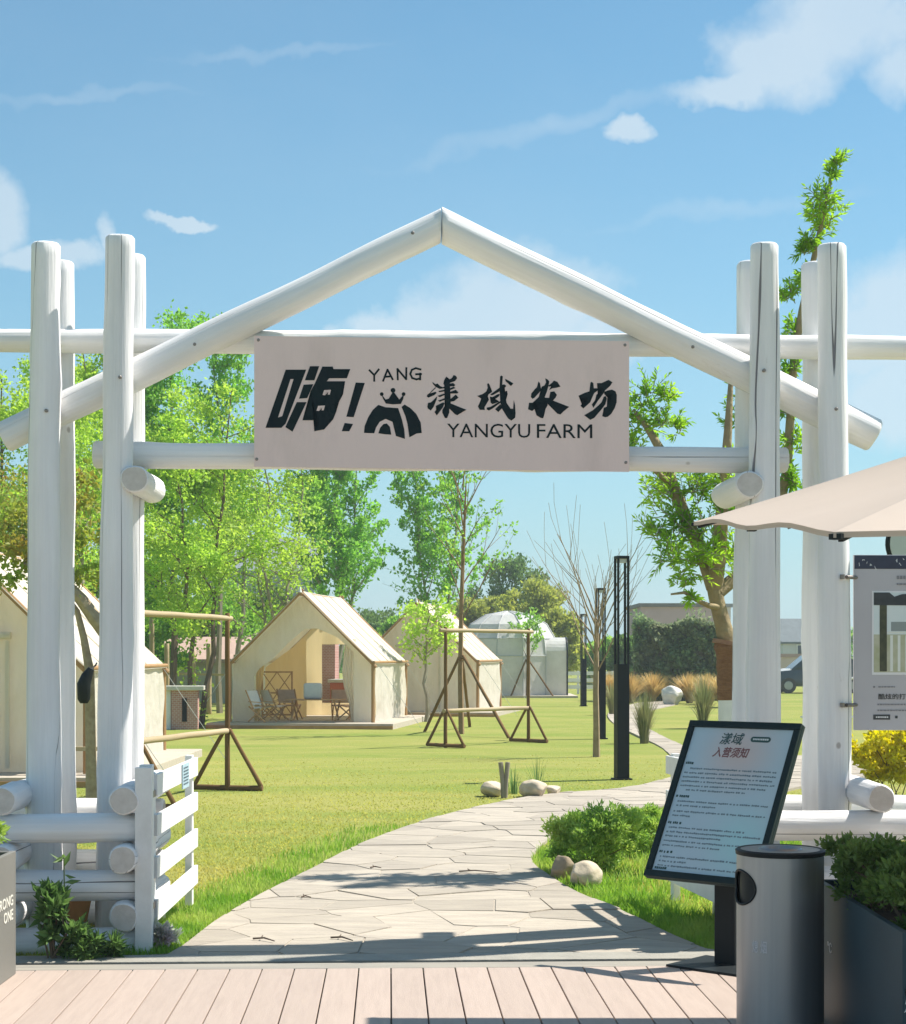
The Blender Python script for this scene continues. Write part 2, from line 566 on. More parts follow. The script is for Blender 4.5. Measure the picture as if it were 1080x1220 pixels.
class MB:
    def __init__(self):
        self.v = []
        self.f = []

    def add(self, vs, fs):
        n = len(self.v)
        self.v += [tuple(x) for x in vs]
        self.f += [tuple(i + n for i in f) for f in fs]
        return self

    def box(self, c, s, rot=None, taper=1.0):
        c = Vector(c)
        vs = []
        for z in (-1, 1):
            k = taper if z > 0 else 1.0
            for (x, y) in ((-1, -1), (1, -1), (1, 1), (-1, 1)):
                p = Vector((x * s[0] / 2 * k, y * s[1] / 2 * k, z * s[2] / 2))
                if rot is not None:
                    p = rot @ p
                vs.append(c + p)
        return self.add(vs, [(3, 2, 1, 0), (4, 5, 6, 7), (0, 1, 5, 4), (1, 2, 6, 5), (2, 3, 7, 6), (3, 0, 4, 7)])

    def bar(self, p0, p1, w, h, up=(0, 0, 1)):
        p0, p1 = Vector(p0), Vector(p1)
        d = (p1 - p0).normalized()
        up = Vector(up)
        s = d.cross(up)
        if s.length < 1e-4:
            s = d.cross(Vector((1, 0, 0)))
        s.normalize()
        u = s.cross(d).normalized()
        vs = []
        for p in (p0, p1):
            for (a, b) in ((-1, -1), (1, -1), (1, 1), (-1, 1)):
                vs.append(p + s * (a * w / 2) + u * (b * h / 2))
        return self.add(vs, [(3, 2, 1, 0), (4, 5, 6, 7), (0, 1, 5, 4), (1, 2, 6, 5), (2, 3, 7, 6), (3, 0, 4, 7)])

    def tube(self, pts, rs, n=8, cap=True):
        pts = [Vector(p) for p in pts]
        k = len(pts)
        if not hasattr(rs, '__len__'):
            rs = [rs] * k
        ref = Vector((0.31, 0.83, 0.46)).normalized()
        vs = []
        for i, p in enumerate(pts):
            d = (pts[min(i + 1, k - 1)] - pts[max(i - 1, 0)]).normalized()
            s = d.cross(ref)
            if s.length < 0.1:
                s = d.cross(Vector((1, 0, 0)))
            s.normalize()
            u = d.cross(s)
            for j in range(n):
                a = 2 * math.pi * j / n
                vs.append(p + (s * math.cos(a) + u * math.sin(a)) * rs[i])
        fs = []
        for i in range(k - 1):
            for j in range(n):
                fs.append((i * n + j, i * n + (j + 1) % n, (i + 1) * n + (j + 1) % n, (i + 1) * n + j))
        if cap:
            fs.append(tuple(range(n - 1, -1, -1)))
            fs.append(tuple((k - 1) * n + j for j in range(n)))
        return self.add(vs, fs)

    def mesh(self, name, smooth=False, autosmooth=None, bevel=0.0):
        me = bpy.data.meshes.new(name)
        me.from_pydata(self.v, [], self.f)
        if bevel > 0:
            bm = bmesh.new()
            bm.from_mesh(me)
            bmesh.ops.bevel(bm, geom=list(bm.edges), offset=bevel, segments=2, affect='EDGES', profile=0.6)
            bm.to_mesh(me)
            bm.free()
        me.update()
        if smooth:
            for p in me.polygons:
                p.use_smooth = True
            try:
                me.set_sharp_from_angle(angle=math.radians(autosmooth or 40))
            except Exception:
                pass
        return me

    def build(self, name, m, parent=None, smooth=False, bevel=0.0, loc=None, rotz=None):
        return link(name, self.mesh(name, smooth, None, bevel), m, parent, loc, rotz)


def poly_prism(polys, depth, step=0.0, axis='y'):
    """thin extruded outlines in the x-z plane (front towards -y); each a bit prouder than the last to avoid shared planes"""
    bm = bmesh.new()
    for i, pts in enumerate(polys):
        y0 = -(depth + step * i)
        vs = [bm.verts.new((p[0], y0, p[1])) for p in pts]
        vb = [bm.verts.new((p[0], 0.0, p[1])) for p in pts]
        try:
            f = bm.faces.new(vs)
        except ValueError:
            continue
        n = len(vs)
        for j in range(n):
            bm.faces.new((vs[j], vb[j], vb[(j + 1) % n], vs[(j + 1) % n]))
    bmesh.ops.triangulate(bm, faces=[f for f in bm.faces if len(f.verts) > 4], ngon_method='EAR_CLIP')
    bmesh.ops.recalc_face_normals(bm, faces=list(bm.faces))
    me = bpy.data.meshes.new('outline')
    bm.to_mesh(me)
    bm.free()
    return me


def stroke(pts, w):
    """a constant-width open stroke as a closed outline in 2-D"""
    pts = [Vector((p[0], p[1])) for p in pts]
    L, R = [], []
    for i, p in enumerate(pts):
        if i == 0:
            d = (pts[1] - p).normalized()
        elif i == len(pts) - 1:
            d = (p - pts[i - 1]).normalized()
        else:
            d = ((p - pts[i - 1]).normalized() + (pts[i + 1] - p).normalized()).normalized()
        n = Vector((-d.y, d.x))
        L.append(p + n * w / 2)
        R.append(p - n * w / 2)
    return [tuple(q) for q in L + R[::-1]]


def text_mesh(s, bold=0.0, shear=0.0, extrude=0.004):
    cu = bpy.data.curves.new('lettering', 'FONT')
    cu.body = s
    cu.size = 1.0
    cu.offset = bold
    cu.shear = shear
    cu.extrude = extrude
    cu.resolution_u = 3
    o = bpy.data.objects.new('lettering', cu)
    C.objects.link(o)
    dg = bpy.context.evaluated_depsgraph_get()
    me = bpy.data.meshes.new_from_object(o.evaluated_get(dg))
    bpy.data.objects.remove(o)
    bpy.data.curves.remove(cu)
    return me


def fit_text(me, corner, right, up, w, h, out):
    """map a text mesh (x right, y up) into the rectangle at corner; out = outward direction; keeps a real thickness of 1.5 mm"""
    n = len(me.vertices)
    co = np.empty(n * 3, dtype=np.float32)
    me.vertices.foreach_get('co', co)
    co = co.reshape(n, 3)
    lo, hi = co.min(0), co.max(0)
    sx = w / max(hi[0] - lo[0], 1e-6)
    sy = h / max(hi[1] - lo[1], 1e-6)
    corner, right, up, out = [np.array(v, dtype=np.float32) for v in (corner, right, up, out)]
    t = (co[:, 2:3] > 0).astype(np.float32) * 0.0015
    p = corner + (co[:, 0:1] - lo[0]) * sx * right + (co[:, 1:2] - lo[1]) * sy * up + t * out
    me.vertices.foreach_set('co', p.astype(np.float32).ravel())
    me.update()
    return me


LOGC = {}


def log(name, p0, p1, r0, r1, parent, m=None, seed=0, n=20, chamfer=0.012, ends=True):
    """a peeled log as an object of its own: slightly bowed, uneven girth, chamfered ends"""
    rng = random.Random(seed * 7919 + 13)
    p0, p1 = Vector(p0), Vector(p1)
    Ln = (p1 - p0).length
    k = max(8, int(Ln / 0.06)) if m is None else max(6, int(Ln / 0.22))
    knots = [(rng.uniform(0, Ln), rng.uniform(0, 2 * math.pi), rng.uniform(0.04, 0.09)) for _ in range(int(Ln * 2.2) + 1)] if m is None else []
    ph = [rng.uniform(0, 6.28) for _ in range(8)]
    bow = rng.uniform(-1, 1) * 0.0022 * Ln
    bow2 = rng.uniform(-1, 1) * 0.0022 * Ln
    vs, fs = [], []
    zs = [0.0] + [chamfer + (Ln - 2 * chamfer) * i / k for i in range(k + 1)] + [Ln]
    for i, z in enumerate(zs):
        t = z / Ln
        r = r0 + (r1 - r0) * t
        r *= 1 + 0.022 * math.sin(3.1 * z + ph[0]) + 0.014 * math.sin(7.3 * z + ph[1])
        if i == 0 or i == len(zs) - 1:
            r -= chamfer * 0.8
        cx = bow * math.sin(math.pi * t) + 0.002 * math.sin(7 * z + ph[2])
        cy = bow2 * math.sin(math.pi * t) + 0.002 * math.sin(6 * z + ph[3])
        for j in range(n):
            a = 2 * math.pi * j / n
            rr = r * (1 + 0.028 * math.sin(2 * a + ph[4] + 0.2 * z) + 0.020 * math.sin(3 * a + ph[5] + 0.4 * z) + 0.008 * math.sin(7 * a + ph[6] + 0.3 * z))
            rr += r * 0.022 * math.cos(4 * a + ph[7])
            for (kz, ka, kw) in knots:
                dz_ = (z - kz) / kw
                if abs(dz_) < 2.2:
                    da_ = ((a - ka + math.pi) % (2 * math.pi) - math.pi) * r / kw
                    rr += r * 0.075 * math.exp(-dz_ * dz_ - da_ * da_)
            vs.append((cx + rr * math.cos(a), cy + rr * math.sin(a), z))
    q = len(zs)
    for i in range(q - 1):
        for j in range(n):
            fs.append((i * n + j, i * n + (j + 1) % n, (i + 1) * n + (j + 1) % n, (i + 1) * n + j))
    fs.append(tuple(range(n - 1, -1, -1)))
    fs.append(tuple((q - 1) * n + j for j in range(n)))
    me = bpy.data.meshes.new(name)
    me.from_pydata(vs, [], fs)
    me.materials.append(m or WHITELOG)
    if ends:
        me.materials.append(ENDGRAIN)
    for i, p in enumerate(me.polygons):
        p.use_smooth = len(p.vertices) == 4
        if ends and len(p.vertices) > 4:
            p.material_index = 1
    me.update()
    o = bpy.data.objects.new(name, me)
    C.objects.link(o)
    o.parent = parent
    o.location = p0
    o.rotation_mode = 'QUATERNION'
    q0 = (p1 - p0).normalized().to_track_quat('Z', 'Y')
    o.rotation_quaternion = q0
    return o


# ------------------------------------------------------------------ ground, path, deck
def inside(poly, X, Y):
    """vectorised point in polygon"""
    P = np.asarray(poly, dtype=np.float64)
    r = np.zeros(len(X), dtype=bool)
    j = len(P) - 1
    for i in range(len(P)):
        xi, yi = P[i]
        xj, yj = P[j]
        c = ((yi > Y) != (yj > Y)) & (X < (xj - xi) * (Y - yi) / (yj - yi + 1e-12) + xi)
        r ^= c
        j = i
    return r


def edge_dist(poly, X, Y):
    P = np.asarray(poly, dtype=np.float64)
    best = np.full(len(X), 1e9)
    for i in range(len(P)):
        a = P[i]
        b = P[(i + 1) % len(P)]
        ab = b - a
        t = np.clip(((X - a[0]) * ab[0] + (Y - a[1]) * ab[1]) / (ab @ ab + 1e-12), 0, 1)
        best = np.minimum(best, np.hypot(X - a[0] - t * ab[0], Y - a[1] - t * ab[1]))
    return best


def smooth_line(pts, k=4):
    """Catmull-Rom through the given points"""
    out = []
    n = len(pts)
    for i in range(n - 1):
        p0, p1, p2, p3 = pts[max(i - 1, 0)], pts[i], pts[i + 1], pts[min(i + 2, n - 1)]
        for j in range(k):
            t = j / k
            out.append(tuple(0.5 * ((2 * p1[c]) + (-p0[c] + p2[c]) * t + (2 * p0[c] - 5 * p1[c] + 4 * p2[c] - p3[c]) * t * t
                                    + (-p0[c] + 3 * p1[c] - 3 * p2[c] + p3[c]) * t ** 3) for c in (0, 1)))
    out.append(tuple(pts[-1]))
    return out


def grass_material():
    m, t = nt('lawn')
    L = t.links
    out = N(t, 'ShaderNodeOutputMaterial')
    b = N(t, 'ShaderNodeBsdfPrincipled')
    b.inputs['Roughness'].default_value = 0.9
    b.inputs['Specular IOR Level'].default_value = 0.1
    tc = N(t, 'ShaderNodeTexCoord')

    def noise(sc, det=4.0, stretch=(1, 1, 1), rough=0.6):
        mp = N(t, 'ShaderNodeMapping')
        mp.inputs['Scale'].default_value = stretch
        L.new(tc.outputs['Object'], mp.inputs['Vector'])
        n = N(t, 'ShaderNodeTexNoise')
        n.inputs['Scale'].default_value = sc
        n.inputs['Detail'].default_value = det
        n.inputs['Roughness'].default_value = rough
        L.new(mp.outputs[0], n.inputs['Vector'])
        return n.outputs['Fac']

    def ramp(f, a, c, p0=0.35, p1=0.65):
        r = N(t, 'ShaderNodeValToRGB')
        r.color_ramp.elements[0].position = p0
        r.color_ramp.elements[1].position = p1
        r.color_ramp.elements[0].color = rgba(a)
        r.color_ramp.elements[1].color = rgba(c)
        L.new(f, r.inputs[0])
        return r.outputs[0]
    big = ramp(noise(0.35, 5.0, (0.5, 1.3, 1)), (0.325, 0.32, 0.09), (0.215, 0.27, 0.055))
    fine = ramp(noise(30.0, 4.0), (0.72, 0.74, 0.66), (1.0, 1.0, 1.0), 0.25, 0.7)
    mx = N(t, 'ShaderNodeMix', data_type='RGBA', blend_type='MULTIPLY')
    mx.inputs['Factor'].default_value = 0.55
    L.new(big, mx.inputs['A'])
    L.new(fine, mx.inputs['B'])
    dry = N(t, 'ShaderNodeMapRange')
    dry.inputs['From Min'].default_value = 0.52
    dry.inputs['From Max'].default_value = 0.75
    dry.inputs['To Max'].default_value = 0.6
    L.new(noise(1.1, 6.0, (0.6, 1.6, 1)), dry.inputs['Value'])
    m2 = N(t, 'ShaderNodeMix', data_type='RGBA')
    L.new(dry.outputs[0], m2.inputs['Factor'])
    L.new(mx.outputs['Result'], m2.inputs['A'])
    m2.inputs['B'].default_value = (0.385, 0.33, 0.12, 1)
    L.new(m2.outputs['Result'], b.inputs['Base Color'])
    bp = N(t, 'ShaderNodeBump')
    bp.inputs['Strength'].default_value = 0.7
    bp.inputs['Distance'].default_value = 0.03
    L.new(noise(45.0, 5.0), bp.inputs['Height'])
    L.new(bp.outputs[0], b.inputs['Normal'])
    L.new(b.outputs[0], out.inputs['Surface'])
    return m


def build_lawn():
    # one sheet to the horizon, gently uneven close by
    xs = np.concatenate([[-1500, -400, -120], np.linspace(-60, 60, 61), [120, 400, 1500]])
    ys = np.concatenate([[-60, -8], np.linspace(2, 110, 73), [200, 500, 1600]])
    X, Y = np.meshgrid(xs, ys)
    rng = np.random.default_rng(4)
    Z = 0.012 * np.sin(X * 0.9 + 1.1) * np.sin(Y * 0.6) * np.clip((Y - 17) / 10, 0, 1)
    V = np.stack([X.ravel(), Y.ravel(), Z.ravel()], 1)
    nx, ny = len(xs), len(ys)
    I = np.arange(nx * ny).reshape(ny, nx)
    Fc = np.stack([I[:-1, :-1].ravel(), I[:-1, 1:].ravel(), I[1:, 1:].ravel(), I[1:, :-1].ravel()], 1)
    o = link('lawn', mesh_np('lawn', V, Fc, True), grass_material())
    tag(o, 'mown yellow-green lawn around the tents', kind='structure')
    return o


build_lawn()

lft = [(150, 1150), (200, 1143), (255, 1103), (310, 1070), (372, 1038), (440, 1004), (520, 976), (600, 957), (665, 947), (742, 941),
       (800, 928), (850, 912), (900, 903)]
rgt = [(1180, 918), (1010, 930), (900, 952), (800, 962), (745, 968), (700, 976), (655, 1002), (634, 1026), (655, 1047), (690, 1068), (740, 1088), (800, 1118), (852, 1138), (905, 1150)]
PL = smooth_line([tuple(gr(*p).xy) for p in lft], 4)
PR = smooth_line([tuple(gr(*p).xy) for p in [(1180, 899)] + rgt], 4)


def lxy(lx, ly):
    p = GO + EX * lx + EY * ly
    return (p.x, p.y)


PATH1 = PL[3:] + PR[:-3] + [lxy(1.95, -0.66), lxy(-1.72, -0.66)]
far = smooth_line([tuple(gr(*p).xy) for p in [(862, 905), (820, 892), (778, 872), (760, 858), (776, 847), (806, 840), (800, 836)]], 4)
far2 = smooth_line([tuple(gr(*p).xy) for p in [(760, 838), (728, 848), (728, 860), (752, 874), (790, 893), (812, 920)]], 4)
PATH2 = far + far2


def clip_half(poly, p, n):
    out = []
    m = len(poly)
    for i in range(m):
        a, b = poly[i], poly[(i + 1) % m]
        da = (a[0] - p[0]) * n[0] + (a[1] - p[1]) * n[1]
        db = (b[0] - p[0]) * n[0] + (b[1] - p[1]) * n[1]
        if da <= 0:
            out.append(a)
        if (da < 0 < db) or (db < 0 < da):
            t = da / (da - db)
            out.append((a[0] + (b[0] - a[0]) * t, a[1] + (b[1] - a[1]) * t))
    return out


def area(p):
    return abs(sum(p[i][0] * p[(i + 1) % len(p)][1] - p[(i + 1) % len(p)][0] * p[i][1] for i in range(len(p)))) / 2


FLAG = mat('flagstone', (0.43, 0.375, 0.30), (0.33, 0.285, 0.235), 3.2, 0.9, 1.0, 7.0, stretch=(0.6, 2.6, 1), dirt=(0.25, 0.22, 0.185), dirt_scale=2.6,
           dirt_amt=0.55, rand=0.13, bdist=0.022)
MORTAR = mat('path_mortar', (0.42, 0.37, 0.30), (0.35, 0.305, 0.25), 12, 0.95, 0.6, 60)


def sheet(name, poly, z, m, th=0.02):
    bm = bmesh.new()
    vs = [bm.verts.new((p[0], p[1], z)) for p in poly]
    f = bm.faces.new(vs)
    if f.normal.z < 0:
        f.normal_flip()
    f.normal_update()
    r = bmesh.ops.extrude_face_region(bm, geom=[f])
    for v in [g for g in r['geom'] if isinstance(g, bmesh.types.BMVert)]:
        v.co.z = z - th
    bmesh.ops.triangulate(bm, faces=[x for x in bm.faces if len(x.verts) > 4])
    bmesh.ops.recalc_face_normals(bm, faces=list(bm.faces))
    me = bpy.data.meshes.new(name)
    bm.to_mesh(me)
    bm.free()
    return link(name, me, m)


def build_path(poly, seed, size, label):
    base = sheet('stone_path', poly, 0.0215, MORTAR, 0.05)
    tag(base, label, kind='structure')
    rng = random.Random(seed)
    xs = [p[0] for p in poly]
    ys = [p[1] for p in poly]
    pts = []
    gx, gy = size, size * 0.72
    y = min(ys) - gy
    row = 0
    while y < max(ys) + gy:
        x = min(xs) - gx + (row % 2) * gx * 0.5
        while x < max(xs) + gx:
            pts.append((x + rng.uniform(-0.47, 0.47) * gx, y + rng.uniform(-0.47, 0.47) * gy))
            x += gx
        y += gy
        row += 1
    gap = 0.0035
    for i, p in enumerate(pts):
        near = sorted(((q[0] - p[0]) ** 2 + (q[1] - p[1]) ** 2, q) for q in pts if q is not p and abs(q[0] - p[0]) < 2.4 * size and abs(q[1] - p[1]) < 2.4 * size)[:14]
        cell = list(poly)
        for d2, q in near:
            n = (q[0] - p[0], q[1] - p[1])
            ln = math.sqrt(d2)
            n = (n[0] / ln, n[1] / ln)
            g = gap * rng.uniform(0.6, 1.5)
            mid = ((p[0] + q[0]) / 2 - n[0] * g, (p[1] + q[1]) / 2 - n[1] * g)
            cell = clip_half(cell, mid, n)
            if len(cell) < 3:
                break
        if len(cell) < 3 or area(cell) < 0.012:
            continue
        cl = []
        for c in cell:
            if not cl or math.hypot(c[0] - cl[-1][0], c[1] - cl[-1][1]) > 0.01:
                cl.append(c)
        if len(cl) < 3:
            continue
        z = 0.026 + rng.uniform(-0.003, 0.004)
        cx = sum(c[0] for c in cl) / len(cl)
        cy = sum(c[1] for c in cl) / len(cl)
        tx, ty = rng.uniform(-0.006, 0.006), rng.uniform(-0.006, 0.006)
        bm = bmesh.new()
        top = [bm.verts.new((c[0] - cx + (cx - c[0]) * 0.012, c[1] - cy + (cy - c[1]) * 0.012, z + (c[0] - cx) * tx + (c[1] - cy) * ty)) for c in cl]
        low = [bm.verts.new((c[0] - cx, c[1] - cy, 0.004)) for c in cl]
        try:
            f = bm.faces.new(top)
        except ValueError:
            bm.free()
            continue
        for j in range(len(cl)):
            bm.faces.new((top[j], top[(j + 1) % len(cl)], low[(j + 1) % len(cl)], low[j]))
        bmesh.ops.triangulate(bm, faces=[x for x in bm.faces if len(x.verts) > 4])
        bmesh.ops.recalc_face_normals(bm, faces=list(bm.faces))
        me = bpy.data.meshes.new('flagstone')
        bm.to_mesh(me)
        bm.free()
        link('flagstone', me, FLAG, base, (cx, cy, 0))


build_path(PATH1, 5, 0.54, 'pale flagstone path from the gateway curving across the lawn')
build_path(PATH2, 8, 0.95, 'pale flagstone side path winding off behind the lamp posts')

PLANK = mat('deck_board', (0.435, 0.345, 0.29), (0.395, 0.31, 0.26), 6, 0.62, 0.25, 30, stretch=(6, 0.5, 1), dirt=(0.32, 0.25, 0.21), dirt_scale=3, dirt_amt=0.3, rand=0.05, bdist=0.003)
KERB = mat('threshold_concrete', (0.33, 0.31, 0.265), (0.26, 0.245, 0.21), 8, 0.8, 0.4, 50)
DARKGAP = mat('dark_rubber', (0.05, 0.05, 0.048), (0.07, 0.07, 0.065), 8, 0.8)


def build_deck():
    root = thing('deck', None, None, GO, A)
    tag(root, 'pale pinkish board deck in front of the gateway', kind='structure')
    mb = MB().box((0, -5.65, 0.010), (12.4, 9.06, 0.008))
    mb.build('bearer', DARKGAP, root)
    p = MB().box((0, 0, 0), (0.153, 8.98, 0.026)).mesh('board', bevel=0.003)
    p.materials.append(PLANK)
    x0 = gp(466, 1162, -1.12).x
    for i in range(-38, 39):
        link('board', p, None, root, (x0 + (i + 0.5) * 0.1595, -1.122 - 4.5, 0.0275 + 0.0006 * ((i * 7) % 3)))
    k = thing('threshold', None, None, GO, A)
    tag(k, 'grey threshold strip between deck and path', kind='structure')
    MB().box((0, -0.765, 0.015), (12.4, 0.205, 0.036)).build('kerb_stone', KERB, k, bevel=0.006)
    MB().box((0, -0.905, 0.006), (12.4, 0.06, 0.02)).build('drain_gap', DARKGAP, k)
    MB().box((0, -1.02, 0.016), (12.4, 0.15, 0.038)).build('edge_board', mat('edge_board', (0.33, 0.30, 0.25), (0.25, 0.23, 0.2), 6, 0.7, 0.3, 40, stretch=(0.3, 4, 4)), k, bevel=0.004)


build_deck()


# grass blades (nobody could count them)
def blades(name, X, Y, H, W, m, label, seed=0, lean=0.35, Z0=0.0):
    rng = np.random.default_rng(seed)
    n = len(X)
    a = rng.uniform(0, 2 * np.pi, n)
    b = rng.uniform(0, 2 * np.pi, n)
    h = H * rng.uniform(0.6, 1.25, n)
    le = h * lean * rng.uniform(0.2, 1.4, n)
    w = W * rng.uniform(0.7, 1.3, n)
    base = np.stack([X, Y, np.full(n, Z0)], 1)
    s = np.stack([np.cos(a), np.sin(a), np.zeros(n)], 1) * w[:, None] / 2
    mid = base + np.stack([np.cos(b) * le * 0.35, np.sin(b) * le * 0.35, h * 0.55], 1)
    tip = base + np.stack([np.cos(b) * le, np.sin(b) * le, h], 1)
    V = np.stack([base - s, base + s, mid + s * 0.7, mid - s * 0.7, tip], 1).reshape(-1, 3)
    i = np.arange(n)[:, None] * 5
    T = np.concatenate([i + np.array([[0, 1, 2]]), i + np.array([[0, 2, 3]]), i + np.array([[3, 2, 4]])], 0)
    o = link(name, mesh_np(name, V, T, False), m)
    tag(o, label, 'grass', kind='stuff')
    return o


GRASS = leaf_mat('grass_blade', (0.27, 0.265, 0.042), (0.21, 0.235, 0.032), (0.285, 0.265, 0.05), 0.55, 0.9, 0.8)
LUSH = leaf_mat('lush_grass', (0.155, 0.26, 0.025), (0.095, 0.20, 0.017), (0.24, 0.31, 0.045), 0.45, 0.7, 1.5)


def build_grass():
    rng = np.random.default_rng(11)
    # near field thins out with distance (constant count per picture area)
    n = 150000
    py = 900 + 250 * rng.random(n) ** 0.62
    px = rng.uniform(-30, 1110, n)
    d = F * EYE / (py - HZ)
    X = (px - 540) / F * d
    Y = d
    lx = (X - GO.x) * EX.x + (Y - GO.y) * EX.y
    ly = (X - GO.x) * EY.x + (Y - GO.y) * EY.y
    ok = (~inside(PATH1, X, Y)) & (~inside(PATH2, X, Y)) & (ly > -0.60)
    X, Y, d = X[ok], Y[ok], d[ok]
    ed = np.minimum(edge_dist(PATH1, X, Y), edge_dist(PATH2, X, Y))
    near = (ed < 0.28 + 0.25 * rng.random(len(X))) & (d < 16)
    blades('lawn_grass', X[~near], Y[~near], 0.024 - 0.0004 * d[~near], 0.0005 * d[~near] + 0.002, GRASS, 'short mown lawn grass', 1, 1.1)
    blades('path_edge_grass', X[near], Y[near], 0.055, 0.007, LUSH, 'longer lush grass along the path edge', 2, 0.5)
    # wedge between the two arms of the path, thick and long
    tri = [tuple(gr(*p).xy) for p in [(640, 1026), (700, 985), (800, 968), (960, 958), (1000, 1000), (930, 1090), (880, 1138), (800, 1112), (690, 1062)]]
    n = 26000
    xs = [p[0] for p in tri]
    ys = [p[1] for p in tri]
    X = rng.uniform(min(xs), max(xs), n)
    Y = rng.uniform(min(ys), max(ys), n)
    ok = inside(tri, X, Y) & ~inside(PATH1, X, Y)
    blades('wedge_grass', X[ok], Y[ok], 0.085, 0.009, LUSH, 'thick green grass in the wedge beside the notice stand', 3, 0.6)


build_grass()


# ------------------------------------------------------------------ gateway
def build_gateway():
    root = thing('log_gateway', 'white painted log gateway with gabled top and paired posts', 'gateway', GO, A)
    k = 0
    for (tx, ty, bx) in ((55, 290, 53), (143, 282, 135), (911, 291, 907), (992, 292, 996)):
        p1 = gp(tx, ty)
        p0 = gp(bx, 1118)
        p0.z = -0.15
        log('post', p0, p1, 0.104, 0.080, root, seed=k, n=28)
        k += 1
        dx = 0.006
        # its partner behind
        b1 = p1 + Vector((dx, 0.40, -0.012))
        b0 = p0 + Vector((dx, 0.40, 0))
        log('post', b0, b1, 0.100, 0.080, root, seed=k + 20, n=28)
    # top rail, tie beam
    a, b = gp(-60, 405.5, 0.25), gp(1150, 416, 0.25)
    log('top_rail', a, b, 0.068, 0.066, root, seed=31)
    a, b = gp(112, 542, 0.19), gp(938, 548, 0.19)
    log('tie_beam', a, b, 0.075, 0.073, root, seed=32)
    # rafters meeting at the ridge
    ap = gp(526, 268, 0.155)
    for j, (x, y) in enumerate(((4, 522), (1043, 519))):
        e = gp(x, y, 0.155)
        d = (ap - e)
        ln = d.length
        lo = log('rafter', e, ap + d.normalized() * 0.10, 0.094, 0.090, root, seed=41 + j, n=24)
        # mitre cut at the ridge
        me = lo.data
        q = lo.rotation_quaternion
        for v in me.vertices:
            w = q @ v.co + e
            lim = ap.x - 0.003 if j == 0 else ap.x + 0.003
            if (j == 0 and w.x > lim) or (j == 1 and w.x < lim):
                t = (lim - w.x) / d.normalized().x
                v.co.z += t
        me.update()
    # short cross logs under the tie beam
    for j, (x, y, s) in enumerate(((160, 570, 1), (893, 577, -1))):
        p = gp(x, y, -0.10)
        log('cross_log', p, p + Vector((0.0, 0.72, 0)), 0.080, 0.078, root, seed=51 + j)
    # bolts
    mb = MB()
    for (x, y) in ((152, 452), (69, 497), (917, 441), (998, 487), (300, 412), (826, 413)):
        pass
    for i, (x, y, ly) in enumerate(((143, 449, -0.094), (911, 441, -0.094), (997, 487, -0.094), (55, 489, -0.096), (826, 413, 0.062), (232, 410, 0.062), (492, 277, 0.060))):
        p = gp(x, y, ly)
        MB().tube([p + Vector((0, 0.03, 0)), p, p - Vector((0, 0.006, 0))], [0.010, 0.010, 0.006], 10).build('bolt', BOLT, root)
    return root


build_gateway()


